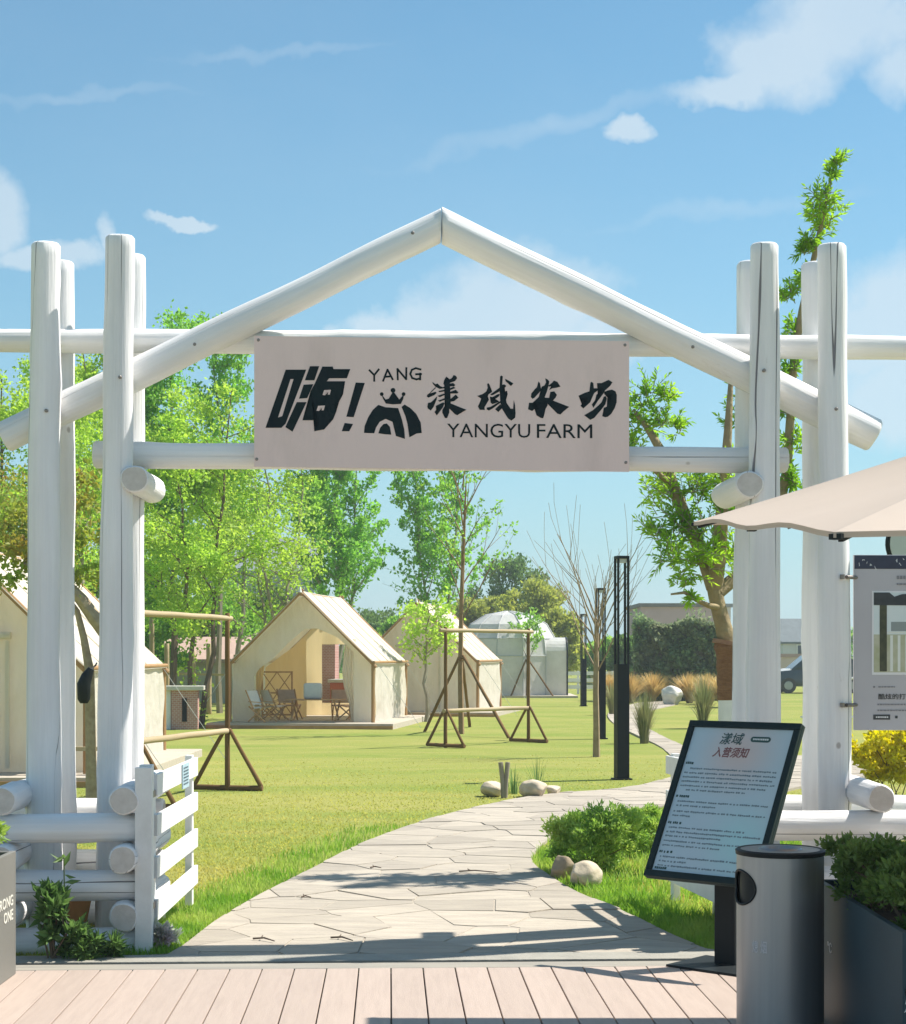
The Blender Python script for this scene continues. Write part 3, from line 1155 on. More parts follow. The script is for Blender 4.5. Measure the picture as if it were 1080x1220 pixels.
def build_sign():
    ly = 0.052
    root = thing('sign_board', 'pale pinkish sign board lettered in dark green between the gateway posts', 'sign', GO, A)
    c = [gp(303, 400, ly), gp(750, 406.5, ly), gp(750, 562, ly), gp(303, 556, ly)]
    pan = poly_prism([[(p.x, p.z) for p in c]], 0.012)
    for v in pan.vertices:
        v.co.y += ly + 0.012
    link('panel', pan, SIGNCLOTH, root)
    # back board and battens to the beams
    MB().box((c[0].x + 0.10, ly + 0.085, (c[0].z + c[3].z) / 2), (0.05, 0.14, 0.66)).build('batten', WHITEPAINT, root)
    MB().box((c[1].x - 0.10, ly + 0.085, (c[1].z + c[2].z) / 2), (0.05, 0.14, 0.66)).build('batten', WHITEPAINT, root)

    def S(pts, ox, oy, k):
        r = []
        for (x, y) in pts:
            p = gp(ox + x / k, oy + y / k, ly)
            r.append((p.x, p.z))
        return r

    def put(name, polys, m=INK, step=0.00012, d=0.0012, label=None):
        me = poly_prism(polys, d, step)
        for v in me.vertices:
            v.co.y += ly
        o = link(name, me, m, root)
        return o
    k1 = 4.909
    q = lambda pts: S(pts, 310, 420, k1)
    hi = [[(150, 100), (270, 100), (249, 155), (131, 155)], [(131, 155), (178, 155), (105, 380), (53, 380)],
          [(196, 155), (249, 155), (166, 372), (130, 372)], [(53, 380), (105, 380), (130, 372), (166, 372), (150, 415), (125, 440), (32, 440)],
          [(292, 80), (346, 80), (318, 162), (262, 162)], [(255, 188), (312, 185), (276, 266), (228, 270)],
          [(215, 290), (272, 290), (190, 463), (148, 436)],
          [(365, 82), (425, 82), (430, 97), (528, 97), (508, 150), (405, 150), (390, 168), (498, 168), (472, 240), (485, 246), (455, 300),
           (438, 305), (446, 345), (428, 390), (375, 450), (318, 460), (345, 412), (330, 396), (248, 396), (272, 330), (285, 320), (300, 240), (296, 225), (322, 178), (330, 160)]]
    put('lettering', [q(p) for p in hi])
    marks = [[(375, 220), (415, 218), (408, 246), (396, 246), (400, 230), (386, 230), (380, 250), (366, 248)],
             [(340, 312), (380, 310), (372, 338), (360, 338), (364, 322), (352, 322), (345, 342), (330, 340)]]
    for mk in marks:
        put('counter', [q(mk)], SIGNCLOTH, d=0.0032)
    put('exclamation_mark', [q(p) for p in [[(560, 175), (613, 178), (548, 378), (505, 375)], [(495, 412), (544, 418), (522, 460), (478, 460)]]])

    def disc(cx, cy, r, n=14):
        return [(cx + r * math.cos(2 * math.pi * i / n), cy + r * math.sin(2 * math.pi * i / n)) for i in range(n)]
    emb = [[(608, 470), (612, 430), (632, 380), (660, 335), (692, 306), (735, 320), (808, 325), (830, 390), (844, 450), (848, 505), (795, 488),
            (792, 450), (775, 405), (735, 388), (700, 405), (678, 440), (668, 472)],
           [(692, 472), (703, 440), (722, 418), (742, 415), (760, 435), (768, 480), (730, 478)],
           [(828, 318), (846, 304), (880, 325), (915, 360), (940, 410), (946, 470), (915, 474), (874, 496), (866, 430), (850, 370)],
           disc(712, 243, 11), disc(778, 221, 14), disc(840, 243, 11),
           [(708, 240), (735, 275), (758, 268), (774, 235), (786, 235), (796, 268), (815, 275), (843, 242), (838, 270), (824, 300), (778, 303), (736, 298), (720, 270)]]
    put('emblem', [q(p) for p in emb])
    w = 11
    yang = [[(640, 103), (668, 132)], [(695, 98), (668, 132), (668, 166)], [(720, 166), (746, 100), (776, 157)], [(728, 142), (766, 139)],
            [(806, 158), (804, 96), (855, 156), (856, 90)], [(940, 99), (912, 91), (888, 101), (879, 125), (890, 149), (915, 157), (936, 151)], [(937, 158), (937, 122)], [(943, 126), (912, 127)]]
    for grp in ((0, 1), (2, 3), (4,), (5, 6, 7)):
        segs = []
        for i in grp:
            for a_, b_ in zip(yang[i], yang[i][1:]):
                va, vb = Vector(a_), Vector(b_)
                dv_ = (vb - va).normalized() * w * 0.35
                segs.append(stroke([va - dv_, vb + dv_], w))
        put('letter', [q(s_) for s_ in segs])
    for word, xa, xb in (('YANGYU', 533, 632), ('FARM', 640, 706)):
        t = text_mesh(word, 0.0)
        p0 = gp(xa, 521 + (xa - 533) / 170, ly)
        p1 = gp(xb, 521 + (xb - 533) / 170, ly)
        up = gp(xa, 504.5 + (xa - 533) / 170, ly)
        r = (p1 - p0)
        fit_text(t, p0, r.normalized(), (0, 0, 1), r.length, up.z - p0.z, (0, -1, 0))
        link('lettering', t, INK, root)
    k = 19.29
    ch = [
        (505, 440, k, [[(200, 290), (270, 340), (320, 325), (380, 385), (440, 410), (490, 395), (490, 430), (370, 450), (270, 400), (210, 330)],
                       [(70, 620), (95, 570), (270, 515), (300, 540), (250, 590), (110, 650)], [(110, 570), (270, 410), (285, 425), (140, 560)],
                       [(85, 860), (100, 770), (160, 760), (190, 740), (310, 620), (300, 690), (220, 800), (230, 860), (165, 945), (95, 900)],
                       [(455, 330), (470, 250), (520, 165), (560, 250), (600, 230), (600, 560), (620, 700), (620, 800), (590, 900), (590, 990), (540, 1120), (490, 1120), (430, 1000), (430, 930), (480, 850), (520, 770), (510, 640), (500, 500), (490, 390)],
                       [(580, 240), (650, 200), (690, 130), (740, 150), (770, 200), (720, 270), (600, 310)], [(590, 330), (680, 315), (730, 360), (700, 390), (590, 390)],
                       [(590, 440), (690, 400), (730, 430), (600, 480)], [(600, 520), (740, 470), (800, 530), (770, 555), (600, 555)],
                       [(610, 690), (740, 580), (800, 650), (700, 730), (610, 745)], [(610, 780), (980, 930), (770, 1055), (720, 1030), (580, 890)],
                       [(340, 500), (500, 465), (510, 500), (360, 525)], [(320, 610), (460, 560), (510, 575), (370, 640)], [(330, 720), (510, 655), (515, 690), (370, 745)],
                       [(280, 840), (450, 760), (480, 780), (440, 880), (300, 1060), (250, 980), (350, 860), (300, 860)]]),
        (565, 440, 19.07, [[(300, 330), (330, 315), (355, 350), (350, 470), (400, 480), (415, 510), (330, 570), (290, 680), (340, 690), (240, 860), (245, 920), (130, 920), (90, 840), (130, 760), (200, 690), (205, 640), (140, 645), (75, 605), (200, 560), (280, 500), (310, 420)],
                           [(595, 160), (625, 140), (655, 160), (640, 350), (690, 340), (730, 370), (720, 400), (660, 440), (680, 540), (730, 690), (740, 760), (830, 890), (890, 900), (905, 700), (935, 820), (945, 1000), (935, 1100), (850, 1165), (780, 1120), (700, 1000), (640, 900), (600, 760), (590, 600), (580, 430)],
                           [(370, 570), (590, 410), (600, 490), (440, 580), (400, 590)], [(705, 215), (800, 260), (895, 320), (840, 380), (720, 270)],
                           [(720, 490), (750, 490), (765, 560), (730, 690), (680, 600)],
                           [(360, 620), (420, 630), (550, 560), (590, 570), (560, 620), (440, 700), (400, 740), (560, 720), (570, 740), (420, 790), (380, 760)],
                           [(290, 870), (380, 850), (600, 720), (600, 760), (410, 900), (340, 935), (290, 910)], [(480, 905), (600, 790), (640, 880), (555, 970), (520, 940)]]),
        (625, 444, k, [[(150, 560), (160, 480), (240, 380), (290, 330), (325, 200), (360, 240), (390, 400), (330, 470), (240, 570), (190, 600)],
                       [(480, 130), (530, 150), (575, 200), (560, 290), (520, 430), (470, 560), (440, 640), (440, 800), (540, 740), (490, 830), (460, 960), (435, 1045), (380, 1040), (280, 980), (265, 920), (350, 820), (360, 700), (240, 830), (180, 880), (85, 840), (110, 690), (190, 690), (330, 560), (390, 450), (400, 320), (470, 290), (500, 220)],
                       [(560, 290), (640, 230), (680, 180), (760, 210), (830, 320), (740, 345), (640, 360), (570, 400), (600, 350), (640, 310), (560, 320)],
                       [(450, 570), (570, 580), (610, 520), (600, 440), (690, 430), (750, 510), (720, 570), (640, 610), (660, 640), (1030, 785), (900, 890), (830, 960), (760, 940), (580, 760), (540, 720), (440, 640)]]),
        (686, 446, k, [[(345, 190), (370, 170), (410, 200), (415, 320), (500, 320), (510, 370), (430, 430), (380, 540), (340, 640), (180, 785), (115, 720), (200, 610), (270, 530), (110, 530), (70, 490), (220, 420), (320, 390)],
                       [(495, 200), (600, 200), (760, 125), (850, 180), (800, 260), (680, 370), (650, 430), (520, 600), (410, 770), (375, 690), (430, 620), (500, 530), (480, 470), (640, 320), (560, 300)],
                       [(660, 400), (740, 370), (840, 350), (920, 390), (950, 470), (945, 640), (900, 780), (820, 910), (740, 975), (680, 985), (615, 960), (640, 850), (650, 770), (720, 740), (800, 600), (825, 480), (800, 430), (660, 450)],
                       [(650, 510), (700, 500), (720, 560), (690, 680), (640, 750), (560, 850), (430, 1000), (340, 1045), (200, 940), (390, 830), (520, 720), (600, 640)]])]
    for (ox, oy, kk, polys) in ch:
        put('lettering', [S(p, ox, oy, kk) for p in polys])
    for (x, y) in ((308, 405), (745, 411), (306, 547), (746, 551)):
        p = gp(x, y, ly)
        MB().tube([p + Vector((0, 0.02, 0)), p - Vector((0, 0.002, 0)), p - Vector((0, 0.005, 0))], [0.009, 0.009, 0.005], 10).build('bolt', BOLT, root)


build_sign()


def build_crib(side):
    """low stacked-log crib at the foot of the posts"""
    if side < 0:
        root = thing('log_crib', 'low white stacked-log crib at the foot of the left-hand gate posts', 'log fence', GO, A, 'stacked-log cribs beside the gateway')
        x_in, x_out, c1, c2 = gp(167, 1000, -0.38).x, gp(-60, 1000, -0.38).x, gp(148, 1000, -0.5).x, gp(2, 1000, -0.5).x
    else:
        root = thing('log_crib', 'low white stacked-log crib behind the litter bin and dark planter', 'log fence', GO, A, 'stacked-log cribs beside the gateway')
        x_in, x_out, c1, c2 = gp(893, 1000, -0.38).x, gp(1160, 1000, -0.38).x, gp(903, 1000, -0.5).x, gp(1050, 1000, -0.5).x
    s = 100 if side < 0 else 140
    for i, z in enumerate((0.055, 0.36, 0.668)):
        log('rail_log', (x_in, -0.38, z), (x_out, -0.38, z + (0.004 if i % 2 else -0.006)), 0.082, 0.080, root, seed=s + i)
        log('rail_log', (x_in, 0.62, z), (x_out, 0.62, z), 0.080, 0.078, root, seed=s + 10 + i)
    for i, z in enumerate((0.205, 0.515, 0.825)):
        for j, cx in enumerate((c1, c2)):
            log('cross_log', (cx, -0.52 - 0.03 * (i % 2), z), (cx + 0.01, 0.78, z), 0.079, 0.078, root, seed=s + 20 + i * 2 + j)
    return root


build_crib(-1)
build_crib(1)


def build_gate_leaf(side):
    if side < 0:
        root = thing('gate_leaf', 'open white slatted gate leaf with blue notice, hinged beside the left crib', 'gate', (0, 0, 0), 0, 'open gate leaves')
        h = Vector((-1.645, 9.32, 0))
        e = Vector((-1.655, 10.85, 0))
    else:
        root = thing('gate_leaf', 'open white slatted gate leaf hidden behind the notice stand', 'gate', (0, 0, 0), 0, 'open gate leaves')
        h = Vector((1.64, 9.48, 0))
        e = Vector((1.41, 11.03, 0))
    root.location = h
    d = (e - h)
    L = d.length
    root.rotation_euler = (0, 0, math.atan2(d.y, d.x))
    o = -1 if side < 0 else 1       # slats on the side towards the opening
    # hinge post, stiles, slats (local x along the leaf)
    MB().box((-0.17, 0.0, 0.50), (0.05, 0.09, 1.0)).build('hinge_post', WHITEPAINT, root, bevel=0.004)
    MB().box((-0.09, 0.0, 0.53), (0.06, 0.07, 0.96)).build('stile', WHITEPAINT, root, bevel=0.004)
    MB().box((0.04, 0.0, 0.51), (0.07, 0.045, 0.90)).build('stile', WHITEPAINT, root, bevel=0.004)
    MB().box((L - 0.06, 0.0, 0.50), (0.07, 0.045, 0.94)).build('stile', WHITEPAINT, root, bevel=0.004)
    for i, z in enumerate((0.215, 0.445, 0.675, 0.895)):
        MB().box((L / 2, o * 0.034, z), (L + 0.02, 0.022, 0.115)).build('slat', WHITEPAINT, root, bevel=0.003)
    for z in (0.25, 0.85):
        MB().box((-0.04, o * 0.03, z), (0.11, 0.012, 0.035)).build('hinge', BOLT, root)
    if side < 0:
        me = MB().box((0.98, -0.050, 0.875), (0.26, 0.006, 0.145))
        me.build('notice_card', mat('pale_blue_card', (0.42, 0.55, 0.60), (0.30, 0.42, 0.48), 30, 0.6), root)
        mb = MB()
        rng = random.Random(2)
        for r in range(6):
            x = 0.88
            while x < 1.06:
                w = rng.uniform(0.01, 0.03)
                mb.box((x + w / 2, -0.0545, 0.925 - r * 0.019), (w, 0.002, 0.008))
                x += w + 0.008
        tag(mb.build('fine_print', mat('grey_print', (0.10, 0.14, 0.17), None, 5, 0.7), root), kind='stuff')


build_gate_leaf(-1)
build_gate_leaf(1)


# ------------------------------------------------------------------ foliage and trees
def leaf_quads(P, D, Ls, Ws, rng, droop=0.0):
    """rhombic leaves: P base points, D leaf directions; returns V, quads"""
    n = len(P)
    D = D / (np.linalg.norm(D, axis=1, keepdims=True) + 1e-9)
    R = rng.normal(size=(n, 3))
    S = np.cross(D, R)
    S /= np.linalg.norm(S, axis=1, keepdims=True) + 1e-9
    U = np.cross(S, D)
    Ls = np.asarray(Ls)[:, None]
    Ws = np.asarray(Ws)[:, None]
    mid = P + D * Ls * 0.45 + U * Ls * 0.06
    tip = P + D * Ls - U * Ls * 0.05
    tip[:, 2] -= droop * Ls[:, 0]
    V = np.stack([P, mid + S * Ws * 0.5, tip, mid - S * Ws * 0.5], 1).reshape(-1, 3)
    Q = np.arange(n * 4).reshape(n, 4)
    return V, Q


def rand_dirs(n, rng, up=0.2):
    D = rng.normal(size=(n, 3))
    D[:, 2] += up
    return D / (np.linalg.norm(D, axis=1, keepdims=True) + 1e-9)


def clump_points(centers, radii, counts, rng, squash=0.7, shell=0.55):
    """points spread through lumpy clumps, denser towards their outside"""
    out = []
    for c, r, k in zip(centers, radii, counts):
        d = rand_dirs(k, rng, 0.0)
        rad = r * (shell + (1 - shell) * rng.random(k)) * (rng.random(k) ** 0.35)
        p = d * rad[:, None]
        p[:, 2] *= squash
        out.append(np.asarray(c) + p)
    return np.concatenate(out, 0)


def tubes_mesh(name, chains, n=6):
    mb = MB()
    for pts, rs in chains:
        mb.tube(pts, rs, n)
    return mb.mesh(name, True)


def grow(rng, p, d, length, r, levels, spread, nchild, chains, tips, gravity=0.0, kink=0.18, shrink=0.62, seg=4, lo=0.35):
    """recursive limbs; collects tubes and twig tips"""
    pts = [Vector(p)]
    rs = [r]
    cur = Vector(p)
    dr = Vector(d).normalized()
    for i in range(seg):
        dr = (dr + Vector((rng.gauss(0, kink), rng.gauss(0, kink), rng.gauss(0, kink * 0.6) + gravity))).normalized()
        cur = cur + dr * (length / seg)
        pts.append(cur.copy())
        rs.append(max(r * (1 - 0.75 * (i + 1) / seg), 0.003))
    chains.append((pts, rs))
    if levels <= 0:
        tips.append((cur.copy(), length))
        tips.append((pts[-2].copy(), length * 0.8))
        return
    for i in range(nchild):
        t = lo + (1 - lo) * (i + rng.random() * 0.7) / nchild
        k = min(int(t * seg), seg - 1)
        q = pts[k].lerp(pts[k + 1], t * seg - k)
        ax = Vector((rng.gauss(0, 1), rng.gauss(0, 1), rng.gauss(0, 1))).normalized()
        side = dr.cross(ax)
        if side.length < 1e-3:
            side = Vector((1, 0, 0))
        side.normalize()
        nd = (dr * math.cos(spread) + side * math.sin(spread)).normalized()
        grow(rng, q, nd, length * shrink * rng.uniform(0.8, 1.15), max(rs[k] * 0.55, 0.004), levels - 1, spread, nchild, chains, tips, gravity, kink, shrink, 3, lo)
    tips.append((cur.copy(), length * shrink))


def tree(name, label, base, h, crown_lo, crown_r, lmat, bmat, seed, leaves=9000, leaf=(0.16, 0.10), clumps=60, style='broad', group=None,
         trunk_r=0.12, lean=(0, 0), stems=1, clump_r=0.55, cat='tree', squash=0.75):
    """a tapered trunk with limbs and a crown of separate leaf clumps; h total height, crown starts at crown_lo"""
    rng = random.Random(seed)
    nr = np.random.default_rng(seed)
    root = thing(name, label, cat, base, 0, group)
    chains, tips = [], []
    for s in range(stems):
        a = 2 * math.pi * s / max(stems, 1) + rng.random()
        sp = 0.0 if stems == 1 else 0.06 * h
        top = Vector((lean[0] + math.cos(a) * sp * 1.6, lean[1] + math.sin(a) * sp * 1.6, h * (0.92 if s == 0 else rng.uniform(0.75, 0.9))))
        st = Vector((math.cos(a) * sp * 0.15, math.sin(a) * sp * 0.15, -0.05))
        pts, rs = [], []
        m = 9
        for i in range(m + 1):
            t = i / m
            w = Vector((rng.gauss(0, 0.010 * h), rng.gauss(0, 0.010 * h), 0)) * (1 if 0 < i < m else 0)
            pts.append(st.lerp(top, t) + w)
            rs.append(trunk_r / math.sqrt(stems) * (1.15 - t * 1.05) + 0.006)
        chains.append((pts, rs))
        nb = {'broad': 11, 'poplar': 16, 'airy': 12, 'willow': 14}.get(style, 11)
        for i in range(nb):
            t = (crown_lo + (h * 0.95 - crown_lo) * (i + rng.random() * 0.6) / nb) / h
            k = min(int(t * m), m - 1)
            q = pts[k].lerp(pts[k + 1], t * m - k)
            az = rng.uniform(0, 2 * math.pi)
            tt = (t * h - crown_lo) / max(h - crown_lo, 0.1)
            if style == 'poplar':
                el = math.radians(rng.uniform(58, 74))
                ln = crown_r * (1.5 - 0.7 * tt)
            elif style == 'willow':
                el = math.radians(rng.uniform(10, 45))
                ln = crown_r * (1.05 - 0.5 * tt)
            else:
                el = math.radians(rng.uniform(15, 50))
                ln = crown_r * (math.sin(math.pi * min(0.25 + 0.7 * tt, 1)) * 0.9 + 0.15)
            d = Vector((math.cos(az) * math.cos(el), math.sin(az) * math.cos(el), math.sin(el)))
            grow(rng, q, d, ln * rng.uniform(0.75, 1.1), max(rs[k] * 0.5, 0.012), 1, math.radians(38), 4, chains, tips, 0.02, 0.14, 0.5)
        tips.append((pts[-1], 0.5))
        tips.append((pts[-2], 0.5))
    link('trunk', tubes_mesh('trunk', chains, 6), bmat, root)
    if leaves > 0:
        rng.shuffle(tips)
        sel = tips[:clumps] if len(tips) >= clumps else tips
        cen = [tuple(t[0] + Vector((rng.gauss(0, 0.1), rng.gauss(0, 0.1), rng.gauss(0, 0.1)))) for t in sel]
        rad = [clump_r * rng.uniform(0.55, 1.3) for _ in sel]
        tot = sum(r * r for r in rad)
        cnt = [max(12, int(leaves * r * r / tot)) for r in rad]
        P = clump_points(cen, rad, cnt, nr, squash, 0.35)
        if style in ('poplar', 'airy', 'broad'):
            # leaves sit close along every shoot
            leaves = int(leaves * (0.52 if style == 'broad' else 0.48))
            segs = [(np.array(p[i]), np.array(p[i + 1])) for p, r_ in chains[stems:] for i in range(len(p) - 1)]
            segs += [(np.array(p[i]), np.array(p[i + 1])) for p, r_ in chains[:1] for i in range(4, len(p) - 1)]
            ln_ = np.array([np.linalg.norm(b_ - a_) for a_, b_ in segs])
            pick = nr.choice(len(segs), size=leaves, p=ln_ / ln_.sum())
            tt_ = nr.random((leaves, 1))
            A_ = np.array([s_[0] for s_ in segs])[pick]
            B_ = np.array([s_[1] for s_ in segs])[pick]
            Q_ = A_ + (B_ - A_) * tt_ + nr.normal(0, clump_r * (0.36 if style != 'broad' else 0.42), (leaves, 3))
            P = np.concatenate([Q_, P[nr.random(len(P)) < (0.3 if style != 'broad' else 0.30)]], 0)
        D = rand_dirs(len(P), nr, 0.25 if style != 'willow' else -0.5)
        if style == 'poplar':
            D[:, 2] = np.abs(D[:, 2]) + 0.2
        k = nr.uniform(0.65, 1.3, len(P))
        V, Q = leaf_quads(P, D, leaf[0] * k, leaf[1] * k, nr)
        link('crown', mesh_np('crown', V, Q), lmat, root)
    return root


def shrub(name, label, base, rx, ry, rz, n, leaf, lmat, seed, cat='shrub', group=None, cz=None, stem=True, lumps=26, smat=None, box=False):
    """a leafy bush: leaf-sized faces in lumps over its volume, a few stems inside"""
    nr = np.random.default_rng(seed)
    rng = random.Random(seed)
    root = thing(name, label, cat, base, 0, group)
    cz = rz if cz is None else cz
    cen, rad = [], []
    for i in range(lumps):
        if box:
            c = np.array([rng.uniform(-1, 1), rng.uniform(-1, 1), rng.uniform(-1, 1)])
        else:
            d = rand_dirs(1, nr, 0.25)[0]
            c = d * (0.25 + 0.62 * rng.random() ** 0.6)
        cen.append((c[0] * rx, c[1] * ry, cz + c[2] * rz))
        rad.append(min(rx, ry, rz) * rng.uniform(0.24, 0.46))
    tot = sum(r * r for r in rad)
    P = clump_points(cen, rad, [max(10, int(n * r * r / tot)) for r in rad], nr, 0.85, 0.45)
    P[:, 2] = np.maximum(P[:, 2], 0.02)
    D = (P - np.array([0, 0, cz * 0.6])) * 0.8 / max(rx, rz) + rand_dirs(len(P), nr, 0.3) * 0.9
    k = nr.uniform(0.6, 1.35, len(P))
    V, Q = leaf_quads(P, D, leaf[0] * k, leaf[1] * k, nr)
    link('foliage', mesh_np('foliage', V, Q), lmat, root)
    if stem:
        ch = []
        for i in range(7):
            c = cen[rng.randrange(len(cen))]
            b = Vector((rng.gauss(0, rx * 0.12), rng.gauss(0, ry * 0.12), -0.02))
            e = Vector(c)
            ch.append(([b, b.lerp(e, 0.5) + Vector((rng.gauss(0, 0.03), rng.gauss(0, 0.03), 0.05)), e], [0.016 * max(rz, 0.4), 0.011 * max(rz, 0.4), 0.005]))
        link('stem', tubes_mesh('stem', ch, 5), smat or BARK, root)
    return root


G_YEL = leaf_mat('leaf_yellow_green', (0.29, 0.37, 0.045), (0.17, 0.27, 0.028), (0.24, 0.36, 0.04), 0.52)
G_MID = leaf_mat('leaf_mid_green', (0.16, 0.29, 0.035), (0.09, 0.20, 0.022), (0.22, 0.34, 0.04), 0.5)
G_DARK = leaf_mat('leaf_dark_green', (0.085, 0.15, 0.03), (0.055, 0.11, 0.02), (0.11, 0.17, 0.03), 0.4)
G_RED = leaf_mat('leaf_bronze', (0.22, 0.23, 0.03), (0.20, 0.12, 0.02), (0.15, 0.22, 0.025), 0.45, clump=1.4)
G_POP = leaf_mat('leaf_poplar', (0.18, 0.34, 0.04), (0.10, 0.24, 0.028), (0.15, 0.28, 0.03), 0.5)
G_OLIVE = leaf_mat('leaf_olive', (0.27, 0.29, 0.045), (0.18, 0.21, 0.03), (0.23, 0.26, 0.035), 0.45)
G_GLOSS = leaf_mat('leaf_glossy', (0.17, 0.30, 0.025), (0.085, 0.18, 0.016), (0.24, 0.36, 0.03), 0.55, 0.45, 1.6)
G_GOLD = leaf_mat('leaf_golden', (0.46, 0.40, 0.02), (0.32, 0.31, 0.015), (0.38, 0.35, 0.018), 0.4)
G_BUSH = leaf_mat('leaf_bush', (0.22, 0.32, 0.045), (0.13, 0.225, 0.03), (0.29, 0.36, 0.055), 0.38, 0.5, 3.0)
G_PLANT = leaf_mat('leaf_planter', (0.085, 0.14, 0.022), (0.05, 0.095, 0.015), (0.12, 0.17, 0.03), 0.35, 0.5, 3.0)
G_IVY = leaf_mat('leaf_ivy', (0.15, 0.215, 0.062), (0.10, 0.155, 0.045), (0.165, 0.19, 0.07), 0.35, 0.8, 0.8)


def px_base(px, d):
    return ((px - 540) / F * d, d, 0)


def top_h(py, d):
    return EYE + (HZ - py) / F * d


def build_grove():
    g = 'trees behind the left-hand tent'
    spec = [  # name, label, px, d, top, crown_lo, crown_r, mat, leaves, style, trunk_r, stems
        ('leafy_tree', 'yellow-green tree at the far left edge, beyond the leftmost post', 2, 37, 415, 2.6, 2.0, G_YEL, 9500, 'broad', 0.11, 1),
        ('leafy_tree', 'yellow-green tree showing between the two left-hand posts', 98, 39, 372, 2.8, 2.0, G_YEL, 11000, 'broad', 0.12, 1),
        ('tall_tree', 'tall dense tree rising above the rail right of the left-hand posts', 205, 43, 338, 3.2, 1.9, G_POP, 15000, 'broad', 0.13, 1),
        ('tall_tree', 'slim dark green treetop just above the left rafter', 262, 47, 348, 3.5, 1.3, G_POP, 8000, 'poplar', 0.12, 1),
        ('leafy_tree', 'olive-yellow tree filling the space under the left rafter', 236, 38, 425, 2.4, 1.9, G_YEL, 13000, 'broad', 0.12, 2),
        ('leafy_tree', 'mid green tree behind the inner left-hand post', 165, 45, 440, 2.0, 2.1, G_MID, 11000, 'broad', 0.12, 1),
        ('multi_stem_tree', 'slender multi-stemmed tree rising behind the open tent roof', 328, 43, 470, 2.8, 1.7, G_YEL, 4200, 'airy', 0.12, 3),
        ('leafy_tree', 'loose green tree left of the multi-stemmed tree, below the sign', 288, 49, 480, 2.0, 1.9, G_MID, 5500, 'broad', 0.11, 1),
        ('poplar_tree', 'narrow dark poplar left of the poplar pair behind the open tent', 384, 56, 455, 3.2, 1.15, G_POP, 6500, 'poplar', 0.10, 1),
        ('poplar_tree', 'tall poplar rising straight behind the open tent ridge', 404, 55, 440, 2.2, 1.35, G_POP, 8500, 'poplar', 0.12, 1),
        ('poplar_tree', 'slanting light poplar right of the open tent ridge', 424, 57, 470, 3.4, 1.15, G_POP, 4200, 'poplar', 0.09, 1),
        ('poplar_tree', 'forked poplar standing alone under the middle of the sign', 521, 60, 500, 2.6, 1.5, G_POP, 7600, 'poplar', 0.12, 2),
        ('low_tree', 'bronze-tinted low tree in front of the leftmost tent roof', 28, 26, 575, 1.9, 1.35, G_RED, 7000, 'broad', 0.08, 1),
    ]
    for i, (nm, lab, px, d, top, clo, cr, lm, lv, st, tr, stems) in enumerate(spec):
        h = top_h(top, d)
        sz = 0.0021 * d
        tree(nm, lab, px_base(px, d), h, clo, cr, lm, PALEBARK if st != 'broad' or i % 2 else BARK, 60 + i, int(lv * (1.9 if st != 'poplar' else 1.25)), (sz * 1.15, sz * 0.75), 95 if st != 'poplar' else 85,
             st, g, tr * 0.7, (0, 0), stems, 0.40 if st != 'poplar' else 0.25, squash=0.6 if st == 'broad' else 0.95)
    # understorey
    us = [(30, 52, 3.4, 2.6, G_MID, 'mid green understorey bush behind the leftmost tent roof'), (95, 55, 4.2, 2.4, G_DARK, 'dark understorey bush seen between the left posts'),
          (150, 54, 3.6, 2.3, G_MID, 'mid green understorey bush right of the inner left-hand post'), (205, 60, 4.6, 2.6, G_DARK, 'dark understorey bush behind the pole swing'),
          (250, 62, 4.0, 2.3, G_MID, 'mid green understorey bush above the tiled hut'), (300, 66, 4.4, 2.5, G_DARK, 'dark understorey bush behind the open tent left slope'),
          (345, 70, 3.8, 2.3, G_MID, 'mid green understorey bush behind the open tent ridge')]
    for i, (px, d, h, r, lm, lab) in enumerate(us):
        shrub('understorey_bush', lab, px_base(px, d), r, r * 0.7, h / 2, 8000, (0.17, 0.12), lm, 160 + i, 'bush', 'bushes among the grove', lumps=40)
    bg = [(452, 95, 4.2, 2.6, G_DARK, 'dark distant tree clump right of the open tent'), (502, 66, 2.9, 1.75, G_YEL, 'round yellow-green bush above the closed tent'),
          (478, 80, 3.5, 1.6, G_MID, 'mid green bush between open and closed tents'), (610, 96, 7.4, 3.0, G_DARK, 'darker tree top behind the dome tent'),
          (575, 92, 5.6, 2.2, G_OLIVE, 'olive bush left behind the dome tent'), (640, 88, 5.6, 2.5, G_OLIVE, 'big olive-green bush directly behind the dome tent'),
          (668, 85, 3.9, 1.6, G_OLIVE, 'olive-green bush right of the dome tent'), (725, 100, 2.6, 1.9, G_MID, 'small green bush beyond the bare tree'),
          (748, 78, 2.4, 1.2, G_DARK, 'dark green bush left of the ivy wall')]
    for i, (px, d, h, r, lm, lab) in enumerate(bg):
        shrub('background_bush', lab, px_base(px, d), r, r * 0.8, h / 2, 13000 if h > 5 else 8000, (0.19, 0.13), lm, 190 + i, 'bush', 'bushes beyond the tents', lumps=46)
    # the far edge of the farm reads as one mass
    nr = np.random.default_rng(77)
    rng = random.Random(77)
    cen, rad = [], []
    for i in range(230):
        x = rng.uniform(-75, 75)
        cen.append((x, rng.uniform(150, 165), rng.uniform(0.3, 3.6) * (0.75 + 0.35 * math.sin(x * 0.21))))
        rad.append(rng.uniform(1.0, 2.0))
    P = clump_points(cen, rad, [120] * len(cen), nr, 0.8, 0.4)
    P[:, 2] = np.maximum(P[:, 2], 0.05)
    k = nr.uniform(0.7, 1.3, len(P))
    V, Q = leaf_quads(P, rand_dirs(len(P), nr, 0.2), 0.6 * k, 0.42 * k, nr)
    o = link('far_woodland', mesh_np('far_woodland', V, Q), G_MID)
    tag(o, 'far belt of trees along the horizon', 'woodland', kind='stuff')


build_grove()


